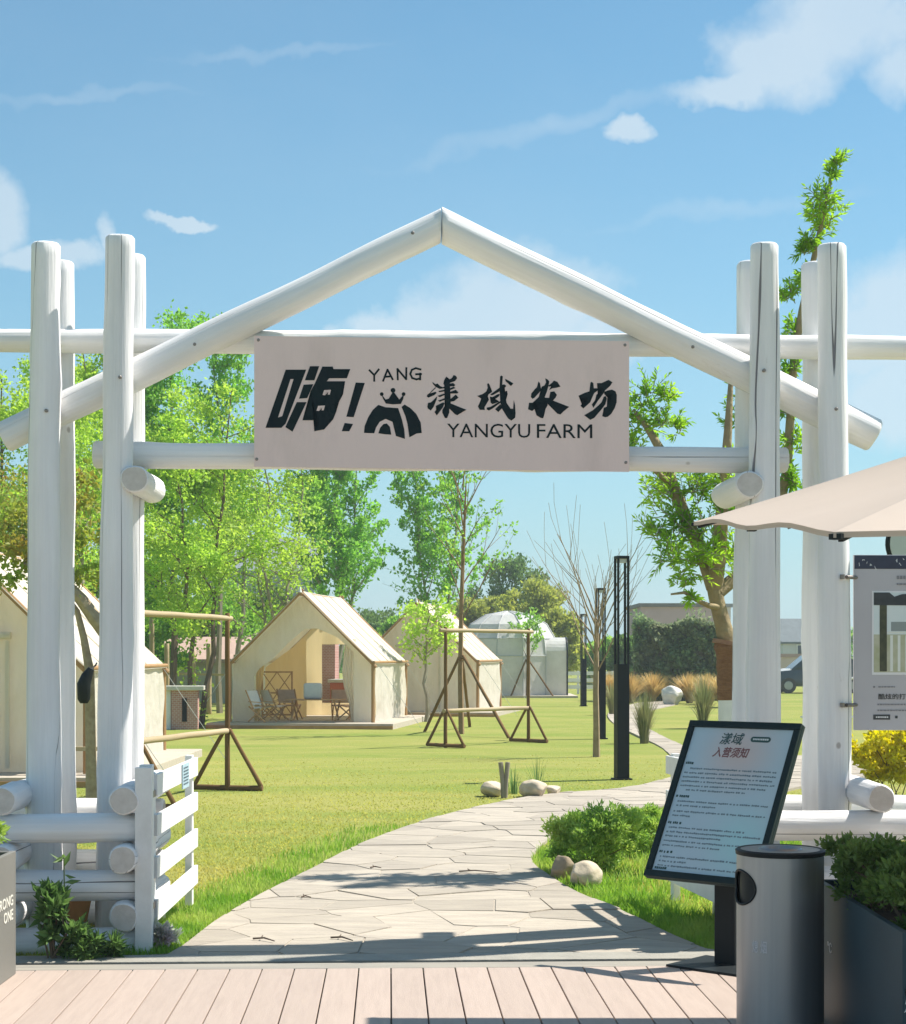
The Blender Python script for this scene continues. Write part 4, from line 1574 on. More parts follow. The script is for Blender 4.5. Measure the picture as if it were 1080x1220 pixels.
def build_near_tree():
    """leafy evergreen beyond the right gate posts; wrapped trunk, white-painted foot"""
    d = 12.7
    b = Vector(px_base(870, d))
    root = thing('evergreen_tree', 'leafy evergreen with wrapped trunk and white foot behind the right-hand posts', 'tree', b)
    rng = random.Random(5)
    nr = np.random.default_rng(5)

    def P(px, py, dd=0.0):
        v = at(px, py, d + dd)
        return v - b
    foot = [P(871, 1036), P(871, 960), P(870, 835)]
    MB().tube([P(871, 1042), P(871, 960), P(870, 834)], [0.098, 0.090, 0.086], 18).build('painted_foot', WHITEPAINT, root, True)
    wrap = MB()
    ys = [834, 826, 818, 810, 802, 794, 786, 778, 770, 765]
    wrap.tube([P(870 - (834 - y) * 0.03, y) for y in ys], [0.088 + 0.006 * (i % 2) + (0.02 if i == 8 else 0) for i in range(len(ys))], 20)
    wrap.build('trunk_wrap', mat('straw_wrap', (0.30, 0.16, 0.085), (0.20, 0.10, 0.055), 22, 0.95, 0.9, 50, stretch=(1, 1, 3), bdist=0.02), root, True)
    MB().tube([P(868, 764), P(867, 769)], [0.112, 0.114], 20).build('wrap_tie', mat('twine', (0.35, 0.20, 0.12), (0.26, 0.14, 0.09), 30, 0.95), root, True)
    tr = MB()
    limbs = [([(868, 770, 0), (862, 745, 0), (855, 718, 0), (850, 692, 0)], [0.074, 0.062, 0.058, 0.058]),
             ([(852, 700, 0), (838, 660, 0.1), (818, 620, 0.15), (803, 580, 0.2), (790, 540, 0.2), (772, 510, 0.25), (755, 488, 0.3)], [0.065, 0.055, 0.05, 0.044, 0.036, 0.026, 0.012]),
             ([(852, 700, 0), (857, 660, -0.1), (860, 620, -0.15), (864, 570, -0.2), (868, 510, -0.2), (872, 440, -0.1)], [0.06, 0.055, 0.05, 0.04, 0.03, 0.015]),
             ([(855, 706, 0), (880, 686, 0.1), (905, 655, 0.2), (928, 610, 0.3), (938, 560, 0.35), (942, 500, 0.35), (946, 430, 0.35), (956, 370, 0.3), (968, 318, 0.3), (980, 262, 0.25), (992, 205, 0.25), (1000, 176, 0.25)],
              [0.055, 0.05, 0.046, 0.042, 0.036, 0.033, 0.03, 0.027, 0.023, 0.017, 0.010, 0.004]),
             ([(862, 724, 0), (846, 722, -0.1), (832, 716, -0.2), (816, 706, -0.25), (800, 708, -0.3)], [0.025, 0.02, 0.016, 0.012, 0.007]),
             ([(803, 580, 0.2), (780, 560, 0.1), (768, 540, 0.0)], [0.026, 0.018, 0.008])]
    for pts, rs in limbs:
        tr.tube([P(*p) for p in pts], rs, 12)
    tr.build('trunk', mat('tan_bark', (0.36, 0.28, 0.15), (0.25, 0.185, 0.10), 8, 0.9, 0.9, 18, dirt=(0.12, 0.085, 0.05), dirt_amt=0.6, dirt_scale=5, bdist=0.02), root, True)
    cl = [(772, 470, 26, .3), (762, 500, 26, .35), (790, 497, 22, .2), (755, 528, 20, .3), (795, 470, 14, .25), (808, 508, 12, .2), (800, 590, 34, .15), (830, 580, 36, .1), (862, 575, 30, -.2), (810, 625, 30, .1), (840, 628, 34, 0), (868, 610, 26, -.2),
          (782, 632, 22, 0), (800, 662, 24, -.1), (828, 668, 24, -.15), (848, 655, 22, -.25), (815, 690, 16, -.2), (875, 660, 18, .0), (790, 570, 18, .3), (885, 590, 22, .1),
          (900, 540, 22, .3), (940, 350, 18, .3), (948, 395, 20, .35), (940, 440, 22, .35), (938, 485, 20, .35), (944, 525, 20, .35), (940, 560, 18, .3), (948, 575, 14, .3), (962, 330, 15, .3),
          (968, 285, 20, .25), (978, 250, 24, .25), (988, 232, 20, .2), (984, 262, 20, .3), (996, 192, 13, .25), (992, 208, 9, .25), (958, 300, 10, .25), (825, 712, 6, -.25), (880, 500, 20, .1), (895, 460, 18, .2), (905, 420, 16, .3)]
    LP, LD, LL = [], [], []
    tw = MB()
    for (px, py, r, dd) in cl:
        c = P(px, py, dd)
        R = r / F * d * 1.05
        for k in range(int(4 + r * 0.62)):
            st = c + Vector((rng.gauss(0, 0.4), rng.gauss(0, 0.4), rng.gauss(0, 0.4) - 0.3)) * R * 0.6
            dr = Vector((rng.gauss(0, 0.8), rng.gauss(0, 0.8), rng.gauss(0.55, 0.6))).normalized()
            ln = R * rng.uniform(0.6, 1.15)
            en = st + dr * ln
            tw.tube([st, st.lerp(en, 0.5) + Vector((0, 0, 0.01)), en], [0.004, 0.003, 0.0015], 4, False)
            nl = 11
            for j in range(nl):
                t = (j + 0.5) / nl
                q = st.lerp(en, t)
                ax = Vector((rng.gauss(0, 1), rng.gauss(0, 1), rng.gauss(0, 1)))
                sd = dr.cross(ax).normalized()
                LP.append(tuple(q))
                LD.append(tuple(sd * 0.75 + dr * 0.75))
                LL.append(rng.uniform(0.045, 0.078) * (0.75 if t > 0.85 else 1))
            LP.append(tuple(en))
            LD.append(tuple(dr))
            LL.append(0.06)
    tag(link('twig', tw.mesh('twig'), PALEBARK, root), kind='stuff')
    LL = np.array(LL)
    V, Q = leaf_quads(np.array(LP), np.array(LD), LL, LL * 0.30, nr, 0.12)
    link('crown', mesh_np('crown', V, Q), G_GLOSS, root)


build_near_tree()


def build_bare_trees():
    # bare tree by the lamps
    b = Vector(px_base(711, 26.9))
    root = thing('bare_tree', 'bare spring tree with upswept twigs beside the middle lamp post', 'tree', b)
    rng = random.Random(12)
    ch, tips = [], []
    pts = [Vector((0, 0, -0.05)), Vector((0.0, 0, 0.5)), Vector((-0.01, 0, 1.0)), Vector((0.0, 0, 1.55)), Vector((0.0, 0, 2.1))]
    ch.append((pts, [0.062, 0.052, 0.048, 0.043, 0.032]))
    for i in range(15):
        z = 1.3 + 0.85 * i / 14
        az = i * 2.4
        el = math.radians(rng.uniform(48, 72))
        dv = Vector((math.cos(az) * math.cos(el), math.sin(az) * math.cos(el), math.sin(el)))
        grow(rng, Vector((0, 0, z)), dv, rng.uniform(1.0, 1.7), 0.015, 1, math.radians(24), 4, ch, tips, 0.05, 0.08, 0.6)
    link('trunk', tubes_mesh('trunk', ch, 5), mat('wand_bark', (0.33, 0.25, 0.15), (0.24, 0.18, 0.10), 12, 0.9, 0.4, 30), root)
    # staked sapling
    b = Vector(px_base(550, 34.5))
    root = thing('staked_sapling', 'tall thin sapling held by a tripod of stakes beside the second swing', 'tree', b)
    rng = random.Random(21)
    ch, tips = [], []
    k = 34.5 / F
    pts = [Vector((0, 0, -0.05)), Vector((-0.02, 0, 1.2)), Vector((0.0, 0, 2.6)), Vector((0.05, 0, 4.0)), Vector((0.10, 0, 5.2))]
    ch.append((pts, [0.06, 0.055, 0.046, 0.034, 0.008]))
    for i in range(12):
        z = 2.3 + 2.6 * i / 11
        az = i * 2.1 + 0.4
        el = math.radians(rng.uniform(55, 78))
        dv = Vector((math.cos(az) * math.cos(el), math.sin(az) * math.cos(el), math.sin(el)))
        grow(rng, Vector((0.03, 0, z)), dv, rng.uniform(0.8, 1.7), 0.018, 1, math.radians(26), 3, ch, tips, 0.03, 0.07, 0.55)
    link('trunk', tubes_mesh('trunk', ch, 5), mat('sapling_bark', (0.30, 0.19, 0.095), (0.22, 0.14, 0.07), 12, 0.9, 0.4, 30), root)
    nr = np.random.default_rng(3)
    cen = [tuple(t[0]) for t in tips]
    P = clump_points(cen, [0.12] * len(cen), [9] * len(cen), nr)
    V, Q = leaf_quads(P, rand_dirs(len(P), nr, 0.5), np.full(len(P), 0.08), np.full(len(P), 0.05), nr)
    link('crown', mesh_np('crown', V, Q), G_MID, root)
    for (px, py) in ((506, 872), (607, 880), (560, 866)):
        f = gr(px, py) - b
        f.z = 0
        log('stake', f, Vector((f.x * 0.04, f.y * 0.04, 1.58)), 0.034, 0.030, root, BROWNLOG, seed=int(px), n=10, chamfer=0.004, ends=False)
    MB().tube([(-0.05, -0.06, 1.5), (0.05, -0.06, 1.53), (0.06, 0.06, 1.5), (-0.05, 0.06, 1.52), (-0.05, -0.06, 1.5)], 0.018, 6).build('tie', BROWNLOG, root)
    # a second staked sapling farther off
    b = Vector(px_base(628, 64))
    root = thing('staked_sapling', 'small distant sapling between two slanting stakes in front of the dome tent', 'tree', b)
    ch, tips = [], []
    rng = random.Random(22)
    ch.append(([Vector((0, 0, -0.05)), Vector((0.03, 0, 1.2)), Vector((0, 0, 2.6))], [0.05, 0.045, 0.012]))
    for i in range(7):
        az = i * 2.2
        dv = Vector((math.cos(az) * 0.45, math.sin(az) * 0.45, 0.85))
        grow(rng, Vector((0.01, 0, 1.3 + 0.17 * i)), dv, 0.8, 0.014, 1, math.radians(28), 3, ch, tips, 0.03, 0.08, 0.6)
    link('trunk', tubes_mesh('trunk', ch, 5), BARK, root)
    for (dx, dy) in ((-0.62, -0.2), (1.0, -0.2), (0.1, 0.6)):
        log('stake', (dx, dy, 0), (dx * 0.05, dy * 0.05, 1.42), 0.034, 0.030, root, BROWNLOG, seed=int(dx * 10) + 40, n=8, chamfer=0.004, ends=False)
    cen = [tuple(t[0]) for t in tips]
    P = clump_points(cen, [0.16] * len(cen), [14] * len(cen), nr)
    V, Q = leaf_quads(P, rand_dirs(len(P), nr, 0.5), np.full(len(P), 0.12), np.full(len(P), 0.08), nr)
    link('crown', mesh_np('crown', V, Q), G_MID, root)
    # young tree with pale leaves in front of the closed tent
    tree('young_tree', 'young thin tree with pale yellow leaves in front of the closed tent', px_base(508, 41), 3.1, 1.5, 0.75, G_YEL, PALEBARK, 91, 1700, (0.10, 0.07), 34, 'airy', None, 0.05, clump_r=0.26)
    # crooked tree by the leftmost tent
    d = 16.5
    b = Vector(px_base(108, d))
    root = thing('crooked_tree', 'crooked small tree leaning between the two left-hand posts', 'tree', b)

    def P_(px, py, dd=0.0):
        return at(px, py, d + dd) - b
    mb = MB()
    for pts, rs in (([(110, 985), (109, 930), (108, 870), (107, 800), (100, 760), (92, 728), (84, 716)], [0.065, 0.055, 0.05, 0.045, 0.035, 0.028, 0.018]),
                    ([(150, 985), (148, 860), (142, 790), (128, 756), (113, 736), (97, 714), (80, 696), (58, 684), (28, 672)], [0.09, 0.085, 0.08, 0.075, 0.07, 0.062, 0.05, 0.035, 0.02]),
                    ([(142, 790), (140, 700), (132, 640)], [0.06, 0.04, 0.02]),
                    ([(92, 728), (84, 722), (76, 726)], [0.02, 0.016, 0.01]), ([(82, 698), (86, 680), (76, 650)], [0.03, 0.02, 0.01])):
        mb.tube([P_(*p) for p in pts], rs, 9)
    mb.build('trunk', mat('pale_lichen_bark', (0.46, 0.36, 0.24), (0.30, 0.22, 0.14), 16, 0.9, 0.6, 30), root, True)
    nr = np.random.default_rng(31)
    rg = random.Random(31)
    cen = [tuple(P_(*p)) for p in ((30, 672), (15, 650), (50, 655), (76, 650), (60, 620), (95, 640), (100, 600), (130, 640), (20, 610), (88, 690), (118, 680), (10, 690), (95, 570), (60, 690))]
    P = clump_points(cen, [0.30] * len(cen), [150] * len(cen), nr, 0.7, 0.2)
    kk = nr.uniform(0.6, 1.3, len(P))
    V, Q = leaf_quads(P, rand_dirs(len(P), nr, 0.1), 0.065 * kk, 0.04 * kk, nr)
    link('crown', mesh_np('crown', V, Q), G_RED, root)
    # black lantern hanging on it
    o = thing('lantern', 'black lantern-like speaker hung on the crooked tree trunk', 'speaker', b + P_(100, 838, -0.2))
    s = d / F
    MB().tube([(0, 0, 0), (0, 0, 0.04), (0.0, 0, 0.18), (0.03, 0, 0.26), (0.07, 0, 0.33)], [0.035, 0.06, 0.065, 0.055, 0.03], 12).build('body', BLACK, o, True)
    MB().tube([(0.06, 0, 0.31), (0.09, 0.1, 0.36), (0.08, 0.2, 0.38)], 0.008, 6).build('hook', BLACK, o)


build_bare_trees()


# ------------------------------------------------------------------ tents
def build_tent(loc, rotz, label, door, seed, L=4.4, W=3.2, hw=1.36, ha=2.98, plat=True):
    """canvas cabin tent; local x right along the front, y back, origin at the middle of the front foot"""
    rng = random.Random(seed)
    root = thing('canvas_tent', label, 'tent', loc, rotz, 'canvas tents on the lawn')
    w = W / 2
    z0 = 0.12
    hw += z0 * 0.6
    # platform
    MB().box((0.1, L / 2 - 0.25, z0 / 2 - 0.02), (W + 0.9, L + 1.3, z0 + 0.04)).build('platform', DECKWOOD, root, bevel=0.01)
    MB().box((0.1, -0.92, z0 * 0.5 - 0.03), (W + 0.9, 0.04, z0 * 0.7)).build('platform_skirt', TENTWOOD, root)
    ov = 0.05                                      # eave overhang
    sl = (ha - hw) / w
    th = 0.012

    def sag(x, y):                                 # canvas hangs a little between the poles
        return -0.035 * math.sin(math.pi * min(max(abs(x) / (w + ov), 0), 1)) * (0.6 + 0.4 * math.cos(2 * math.pi * y / 1.1))
    for s in (-1, 1):
        vs, fs = [], []
        nx, ny = 10, 16
        for i in range(nx + 1):
            for j in range(ny + 1):
                x = (w + ov) * i / nx
                y = -0.28 + (L + 0.4) * j / ny
                vs.append((s * x, y, ha - sl * x + sag(x, y) + 0.02 - 0.015 * math.sin(math.pi * j / ny)))
        for i in range(nx):
            for j in range(ny):
                a, b, c, d = i * (ny + 1) + j, (i + 1) * (ny + 1) + j, (i + 1) * (ny + 1) + j + 1, i * (ny + 1) + j + 1
                fs.append((a, b, c, d) if s > 0 else (d, c, b, a))
        o = MB().add(vs, fs).build('roof_panel', CANVAS, root, True)
        md = o.modifiers.new('thickness', 'SOLIDIFY')
        md.thickness = th
        for y_ in (0.75, 1.75, 2.75, 3.75):
            if y_ < L:
                MB().tube([(s * x_, y_, ha - sl * x_ + sag(x_, y_) + 0.016) for x_ in (0.02, 0.5, 1.0, w + ov - 0.01)], 0.012, 5).build('roof_seam', CANVAS, root, True)
        # side wall, loosely hung
        vs, fs = [], []
        nz = 8
        for i in range(nz + 1):
            for j in range(ny + 1):
                y = L * j / ny
                z = z0 + (hw - z0 - 0.02) * i / nz
                bx = w + 0.02 * math.sin(y * 6.0 + seed) * math.sin(math.pi * i / nz) + 0.015 * math.sin(y * 13 + i)
                vs.append((s * bx, y, z))
        for i in range(nz):
            for j in range(ny):
                a, b, c, d = i * (ny + 1) + j, i * (ny + 1) + j + 1, (i + 1) * (ny + 1) + j + 1, (i + 1) * (ny + 1) + j
                fs.append((a, b, c, d) if s > 0 else (d, c, b, a))
        MB().add(vs, fs).build('side_wall', CANVAS, root, True)
        # poles
        for y in (-0.24, L + 0.08):
            MB().tube([(s * (w + ov + 0.02), y, ha - sl * (w + ov) - 0.06), (0 - s * 0.05, y, ha + 0.0 + 0.05 * sl)], [0.035, 0.035], 8).build('rafter_pole', TENTWOOD, root, True)
            MB().tube([(s * w, y, 0.0), (s * w, y, hw + 0.03)], [0.042, 0.040], 8).build('corner_post', TENTWOOD, root, True)
        MB().tube([(s * (w + 0.03), -0.3, hw - 0.0), (s * (w + 0.03), L + 0.15, hw - 0.0)], [0.03, 0.03], 8).build('eave_pole', TENTWOOD, root, True)
        # guy ropes
        for y in (0.1, L - 0.2):
            MB().tube([(s * (w + ov), y, ha - sl * (w + ov)), (s * (w + 1.0), y, 0.0)], 0.006, 4).build('guy_rope', WHITEPAINT, root)
    MB().tube([(0, -0.34, ha - 0.05), (0, L + 0.2, ha - 0.05)], [0.045, 0.045], 8).build('ridge_pole', TENTWOOD, root, True)

    # front and back walls hung as cloth: columns between a lower and an upper edge
    def rise(x):
        return ha - 0.06 - sl * abs(x)

    def lerp_pts(pts, x):
        for (a, b) in zip(pts, pts[1:]):
            if a[0] <= x <= b[0]:
                return a[1] + (b[1] - a[1]) * (x - a[0]) / max(b[0] - a[0], 1e-6)
        return pts[0][1] if x < pts[0][0] else pts[-1][1]

    def cloth(name, x0, x1, lo, hi, y, m, wav=0.02, step=0.07, par=None):
        n_ = max(2, int((x1 - x0) / step))
        rows = 10
        vs, fs = [], []
        for i_ in range(n_ + 1):
            x = x0 + (x1 - x0) * i_ / n_
            a, b = lo(x), hi(x)
            for k_ in range(rows + 1):
                z = a + (b - a) * k_ / rows
                vs.append((x, y + wav * math.sin(x * 9 + seed + 0.6 * z) * (0.4 + 0.6 * (1 - k_ / rows)) + wav * 0.4 * math.sin(z * 4 + x * 3), z))
        for i_ in range(n_):
            for k_ in range(rows):
                a = i_ * (rows + 1) + k_
                fs.append((a, a + rows + 1, a + rows + 2, a + 1))
        return MB().add(vs, fs).build(name, m, root, True)
    foot = lambda x: z0
    if door == 'open':
        arch = [(-1.12, 1.12), (-1.0, 1.30), (-0.7, 1.50), (-0.35, 1.86), (0.0, 2.16), (0.3, 2.18), (0.75, 1.98), (1.12, 1.66)]
        cloth('gable_cloth', -w, -1.12, foot, rise, 0.05, CANVAS)
        cloth('gable_cloth', -1.12, 1.12, lambda x: lerp_pts(arch, x), rise, 0.05, CANVAS, 0.015, 0.05)
        cloth('gable_cloth', 1.12, w, foot, rise, 0.05, CANVAS)
        # tied-back curtains
        for s, cols in ((-1, [(-1.12, -0.90), (-1.12, -0.92), (-1.12, -0.98), (-1.14, -1.04), (-1.16, -0.98)]), (1, [(1.14, 0.92), (1.14, 0.84), (1.14, 0.88), (1.16, 1.0), (1.18, 1.04)])):
            vs, fs = [], []
            zs = [1.95 if s > 0 else 1.48, 1.25, 0.9, 0.5, z0 + 0.02]
            nn = 24
            for (a, b), z in zip(cols, zs):
                for j in range(nn + 1):
                    t = j / nn
                    vs.append((a + (b - a) * t, 0.16 + 0.035 * math.sin(t * 22 + z), z))
            for i in range(len(zs) - 1):
                for j in range(nn):
                    fs.append((i * (nn + 1) + j, i * (nn + 1) + j + 1, (i + 1) * (nn + 1) + j + 1, (i + 1) * (nn + 1) + j))
            MB().add(vs, fs).build('curtain', CANVASY if s < 0 else CANVAS, root, True)
        yb = L - 0.05
        cloth('back_wall', -w, -0.45, foot, rise, yb, CANVASY)
        cloth('back_wall', -0.45, 0.74, lambda x: 1.85, rise, yb, CANVASY)
        cloth('back_wall', -0.45, 0.74, foot, lambda x: 0.42, yb, CANVASY)
        cloth('back_wall', 0.74, w, foot, rise, yb, CANVASY)
        cloth('inner_curtain', -1.5, -0.5, foot, lambda x: 2.0 + 0.7 * (x + 0.5), L * 0.62, CANVASY, 0.06)
    else:
        cloth('gable_cloth', -w, w, foot, rise, 0.05, CANVAS)
        cloth('back_wall', -w, w, foot, rise, L - 0.05, CANVAS)
        # closed door flap with its seam and rolled rain flap
        for x in (-0.55, 0.55):
            MB().box((x, 0.0, z0 + 0.85), (0.05, 0.03, 1.6)).build('door_seam', CANVAS, root)
        MB().tube([(-0.6, -0.02, z0 + 1.72), (0.6, -0.02, z0 + 1.72)], 0.05, 8).build('rolled_flap', CANVAS, root, True)
    # roof knobs and valance along the eave
    MB().tube([(0, -0.36, ha - 0.02), (0, -0.36, ha + 0.10)], [0.05, 0.02], 8).build('finial', WHITEPAINT, root, True)
    return root


t1 = gr(447, 867)
d1 = Vector((0.13, 0.99, 0)).normalized()
rz1 = -math.atan2(0.13, 0.99)
ax1 = Vector((math.cos(rz1), math.sin(rz1), 0))
T1 = Vector((t1.x, t1.y, 0)) - ax1 * 1.6
build_tent(T1, rz1, 'cream canvas tent with open curtained front and folding chairs inside', 'open', 1, L=4.2)
t2 = gr(571, 853)
rz2 = -math.radians(9)
T2 = Vector((t2.x, t2.y, 0)) - Vector((math.cos(rz2), math.sin(rz2), 0)) * 1.6
build_tent(T2, rz2, 'closed cream canvas tent behind the second swing', 'closed', 2, L=4.2)
rz3 = math.radians(-0.7)
f3 = at(108, 780, 21.6)
T3 = Vector((f3.x, f3.y, 0)) - Vector((math.cos(rz3), math.sin(rz3), 0)) * 1.6
build_tent(T3, rz3, 'cream canvas tent cut by the left edge behind the gate posts', 'closed', 3, L=5.0)


# furniture in the open tent
CHAIRWOOD = mat('chair_wood', (0.52, 0.31, 0.15), (0.42, 0.24, 0.11), 12, 0.6)
SEATCLOTH = mat('seat_cloth', (0.66, 0.48, 0.36), (0.58, 0.41, 0.30), 12, 0.9)
WHITECLOTH = mat('white_cloth', (0.72, 0.68, 0.62), (0.66, 0.62, 0.56), 12, 0.9)


def folding_chair(loc, rz, label, seatm, group='folding chairs by the open tent'):
    r = thing('folding_chair', label, 'chair', loc, rz, group)
    r.scale = (0.84, 0.84, 0.80)
    for s in (-1, 1):
        MB().bar((s * 0.25, -0.28, 0.0), (s * 0.25, 0.24, 0.42), 0.03, 0.03).build('leg', CHAIRWOOD, r)
        MB().bar((s * 0.22, 0.28, 0.0), (s * 0.22, -0.22, 0.40), 0.03, 0.03).build('leg', CHAIRWOOD, r)
        MB().bar((s * 0.25, 0.10, 0.36), (s * 0.25, 0.34, 0.86), 0.03, 0.03).build('back_post', CHAIRWOOD, r)
        MB().bar((s * 0.28, -0.24, 0.52), (s * 0.28, 0.22, 0.55), 0.05, 0.02).build('armrest', CHAIRWOOD, r)
    MB().add([(-0.25, -0.22, 0.41), (0.25, -0.22, 0.41), (0.25, 0.02, 0.36), (-0.25, 0.02, 0.36), (0.25, 0.2, 0.40), (-0.25, 0.2, 0.40)], [(0, 1, 2, 3), (3, 2, 4, 5)]).build('seat', seatm, r)
    MB().add([(-0.25, 0.18, 0.46), (0.25, 0.18, 0.46), (0.25, 0.33, 0.84), (-0.25, 0.33, 0.84)], [(0, 1, 2, 3)]).build('backrest', seatm, r)
    return r


def tl(x, y, z=0.12):
    return T1 + ax1 * x + Vector((-ax1.y, ax1.x, 0)) * y + Vector((0, 0, z))


folding_chair(tl(-0.72, 0.35, 0.14), rz1 + 2.3, 'folding chair with pale seat at the left end of the low table', WHITECLOTH)
folding_chair(tl(-0.55, 1.1, 0.14), rz1 + 3.0, 'folding wooden chair behind the low table, left side', SEATCLOTH)
folding_chair(tl(0.95, 0.55, 0.14), rz1 - 1.9, 'folding wooden chair at the right end of the low table', SEATCLOTH)
folding_chair(tl(0.62, 1.15, 0.14), rz1 + 3.3, 'folding wooden chair behind the low table, right side', SEATCLOTH)
cw = tl(-0.80, -0.55, 0.14)
folding_chair(cw, rz1 + 1.2, 'low whitish folding chair at the front edge of the open tent platform', WHITECLOTH)

r = thing('low_table', 'low slatted folding table inside the open tent', 'table', tl(0.2, 0.35, 0.14), rz1)
for i in range(7):
    MB().box((0, -0.27 + 0.09 * i, 0.46), (1.25, 0.08, 0.018)).build('slat', CHAIRWOOD, r)
for s in (-1, 1):
    MB().bar((s * 0.5, -0.28, 0.0), (s * 0.5, 0.28, 0.45), 0.03, 0.03).build('leg', CHAIRWOOD, r)
    MB().bar((s * 0.47, 0.28, 0.0), (s * 0.47, -0.28, 0.45), 0.03, 0.03).build('leg', CHAIRWOOD, r)
r = thing('cushion', 'pale grey square cushion on the low table in the open tent', 'cushion', tl(0.15, 0.30, 0.62), rz1)
cm = MB().box((0, 0, 0.17), (0.42, 0.14, 0.36)).mesh('pad', bevel=0.06)
for p in cm.polygons:
    p.use_smooth = True
link('pad', cm, mat('grey_cushion', (0.62, 0.62, 0.63), (0.55, 0.55, 0.57), 6, 0.9, 0.3), r)
r = thing('rattan_rack', 'upright wooden lattice rack at the left inside the open tent', 'rack', tl(-0.95, 1.5, 0.12), rz1)
for x in (-0.35, 0.35):
    MB().box((x, 0, 0.55), (0.035, 0.035, 1.1)).build('upright', CHAIRWOOD, r)
for z in (0.1, 0.6, 1.08):
    MB().box((0, 0, z), (0.72, 0.03, 0.035)).build('crossbar', CHAIRWOOD, r)
for z0_ in (0.1, 0.6):
    for s in (-1, 1):
        for x0_ in (-0.35, 0.0):
            MB().bar((x0_ if s > 0 else x0_ + 0.35, 0, z0_), (x0_ + 0.35 if s > 0 else x0_, 0, z0_ + 0.48), 0.02, 0.02, (0, 1, 0)).build('lattice_strip', CHAIRWOOD, r)

# wooden tub behind the open tent, seen through its back window
r = thing('wooden_tub', 'reddish wooden tub box seen through the back of the open tent', 'tub', tl(0.30, 5.6, 0), rz1)
MB().box((0, 0, 0.45), (1.5, 1.0, 0.9)).build('body', mat('red_wood', (0.36, 0.11, 0.055), (0.28, 0.085, 0.04), 10, 0.6, 0.2, stretch=(6, 6, 0.3)), r, bevel=0.01)
MB().box((0, 0, 0.94), (1.6, 1.1, 0.08)).build('lid', mat('grey_lid', (0.42, 0.42, 0.38), (0.36, 0.36, 0.33), 6, 0.6), r, bevel=0.01)


def brick_mat(name, c1, c2, mortar, sc):
    m, t = nt(name)
    L_ = t.links
    out = N(t, 'ShaderNodeOutputMaterial')
    b = N(t, 'ShaderNodeBsdfPrincipled')
    b.inputs['Roughness'].default_value = 0.9
    tc = N(t, 'ShaderNodeTexCoord')
    mp = N(t, 'ShaderNodeMapping')
    mp.inputs['Rotation'].default_value = (math.radians(90), 0, 0)
    L_.new(tc.outputs['Object'], mp.inputs['Vector'])
    br = N(t, 'ShaderNodeTexBrick')
    br.inputs['Color1'].default_value = rgba(c1)
    br.inputs['Color2'].default_value = rgba(c2)
    br.inputs['Mortar'].default_value = rgba(mortar)
    br.inputs['Scale'].default_value = sc
    L_.new(mp.outputs[0], br.inputs['Vector'])
    L_.new(br.outputs['Color'], b.inputs['Base Color'])
    L_.new(b.outputs[0], out.inputs['Surface'])
    return m


PINKBRICK = brick_mat('pink_brick', (0.46, 0.24, 0.20), (0.40, 0.19, 0.16), (0.55, 0.48, 0.44), 6.0)
r = thing('brick_oven', 'small pink brick oven with pale slab top left of the open tent', 'oven', px_base(221, 37.0), 0.1)
MB().box((0, 0, 0.42), (0.56, 0.7, 0.84)).build('body', PINKBRICK, r, bevel=0.006)
MB().box((-0.34, 0, 0.42), (0.10, 0.6, 0.84)).build('side_slab', WHITEPAINT, r, bevel=0.006)
MB().box((0, -0.355, 0.42), (0.10, 0.02, 0.5)).build('opening', BLACK, r)
MB().box((-0.02, 0, 0.885), (0.86, 0.86, 0.09)).build('top_slab', mat('pale_slab', (0.60, 0.56, 0.50), (0.52, 0.48, 0.43), 8, 0.8), r, bevel=0.008)
r = thing('brick_chimney', 'pink brick chimney stack seen through the back of the open tent', 'chimney', tl(-0.80, 6.2, 0), rz1)
MB().box((0, 0, 1.15), (0.62, 0.5, 2.3)).build('stack', PINKBRICK, r, bevel=0.006)
MB().box((0, 0, 2.34), (0.72, 0.6, 0.08)).build('cap', mat('pale_slab', (0.6, 0.56, 0.5)), r, bevel=0.006)


# ------------------------------------------------------------------ pole swings
def build_swing(left, right, h, zs, label, seed):
    a, b = Vector(left), Vector(right)
    d = (b - a)
    Ln = d.length
    rz = math.atan2(d.y, d.x)
    root = thing('pole_frame', label, 'swing frame', a, rz, 'rustic pole frames on the lawn')
    for i, x in enumerate((0, Ln)):
        log('upright', (x, 0, -0.05), (x, 0, h + 0.06), 0.033, 0.028, root, BROWNLOG, seed + i, 12, 0.005, False)
        log('base_pole', (x, -0.44, 0.035), (x, 0.44, 0.035), 0.034, 0.032, root, BROWNLOG, seed + 4 + i, 12, 0.005, False)
        for s in (-1, 1):
            log('brace', (x, s * 0.42, 0.05), (x, s * 0.03, zs + 0.02), 0.026, 0.023, root, BROWNLOG, seed + 8 + i * 2 + (s > 0), 10, 0.004, False)
    log('top_pole', (-0.15, 0, h), (Ln + 0.12, 0, h), 0.035, 0.031, root, mat('pale_pole', (0.46, 0.36, 0.22), (0.36, 0.27, 0.15), 8, 0.75, 0.3, stretch=(1, 1, 0.1)), seed + 20, 12, 0.005, False)
    log('seat_pole', (-0.05, 0.0, zs), (Ln + 0.05, 0.0, zs), 0.037, 0.034, root, MATS['pale_pole'], seed + 21, 12, 0.005, False)
    return root


sl_ = gr(163, 965)
sr_ = gr(271, 942)
build_swing(sl_, sr_, 2.03, 0.70, 'rustic brown pole frame with cross bar beside the gate leaf', 300)
build_swing(gr(531, 890.5), gr(630, 884.5), 2.02, 0.63, 'rustic brown pole frame in the middle of the lawn', 340)


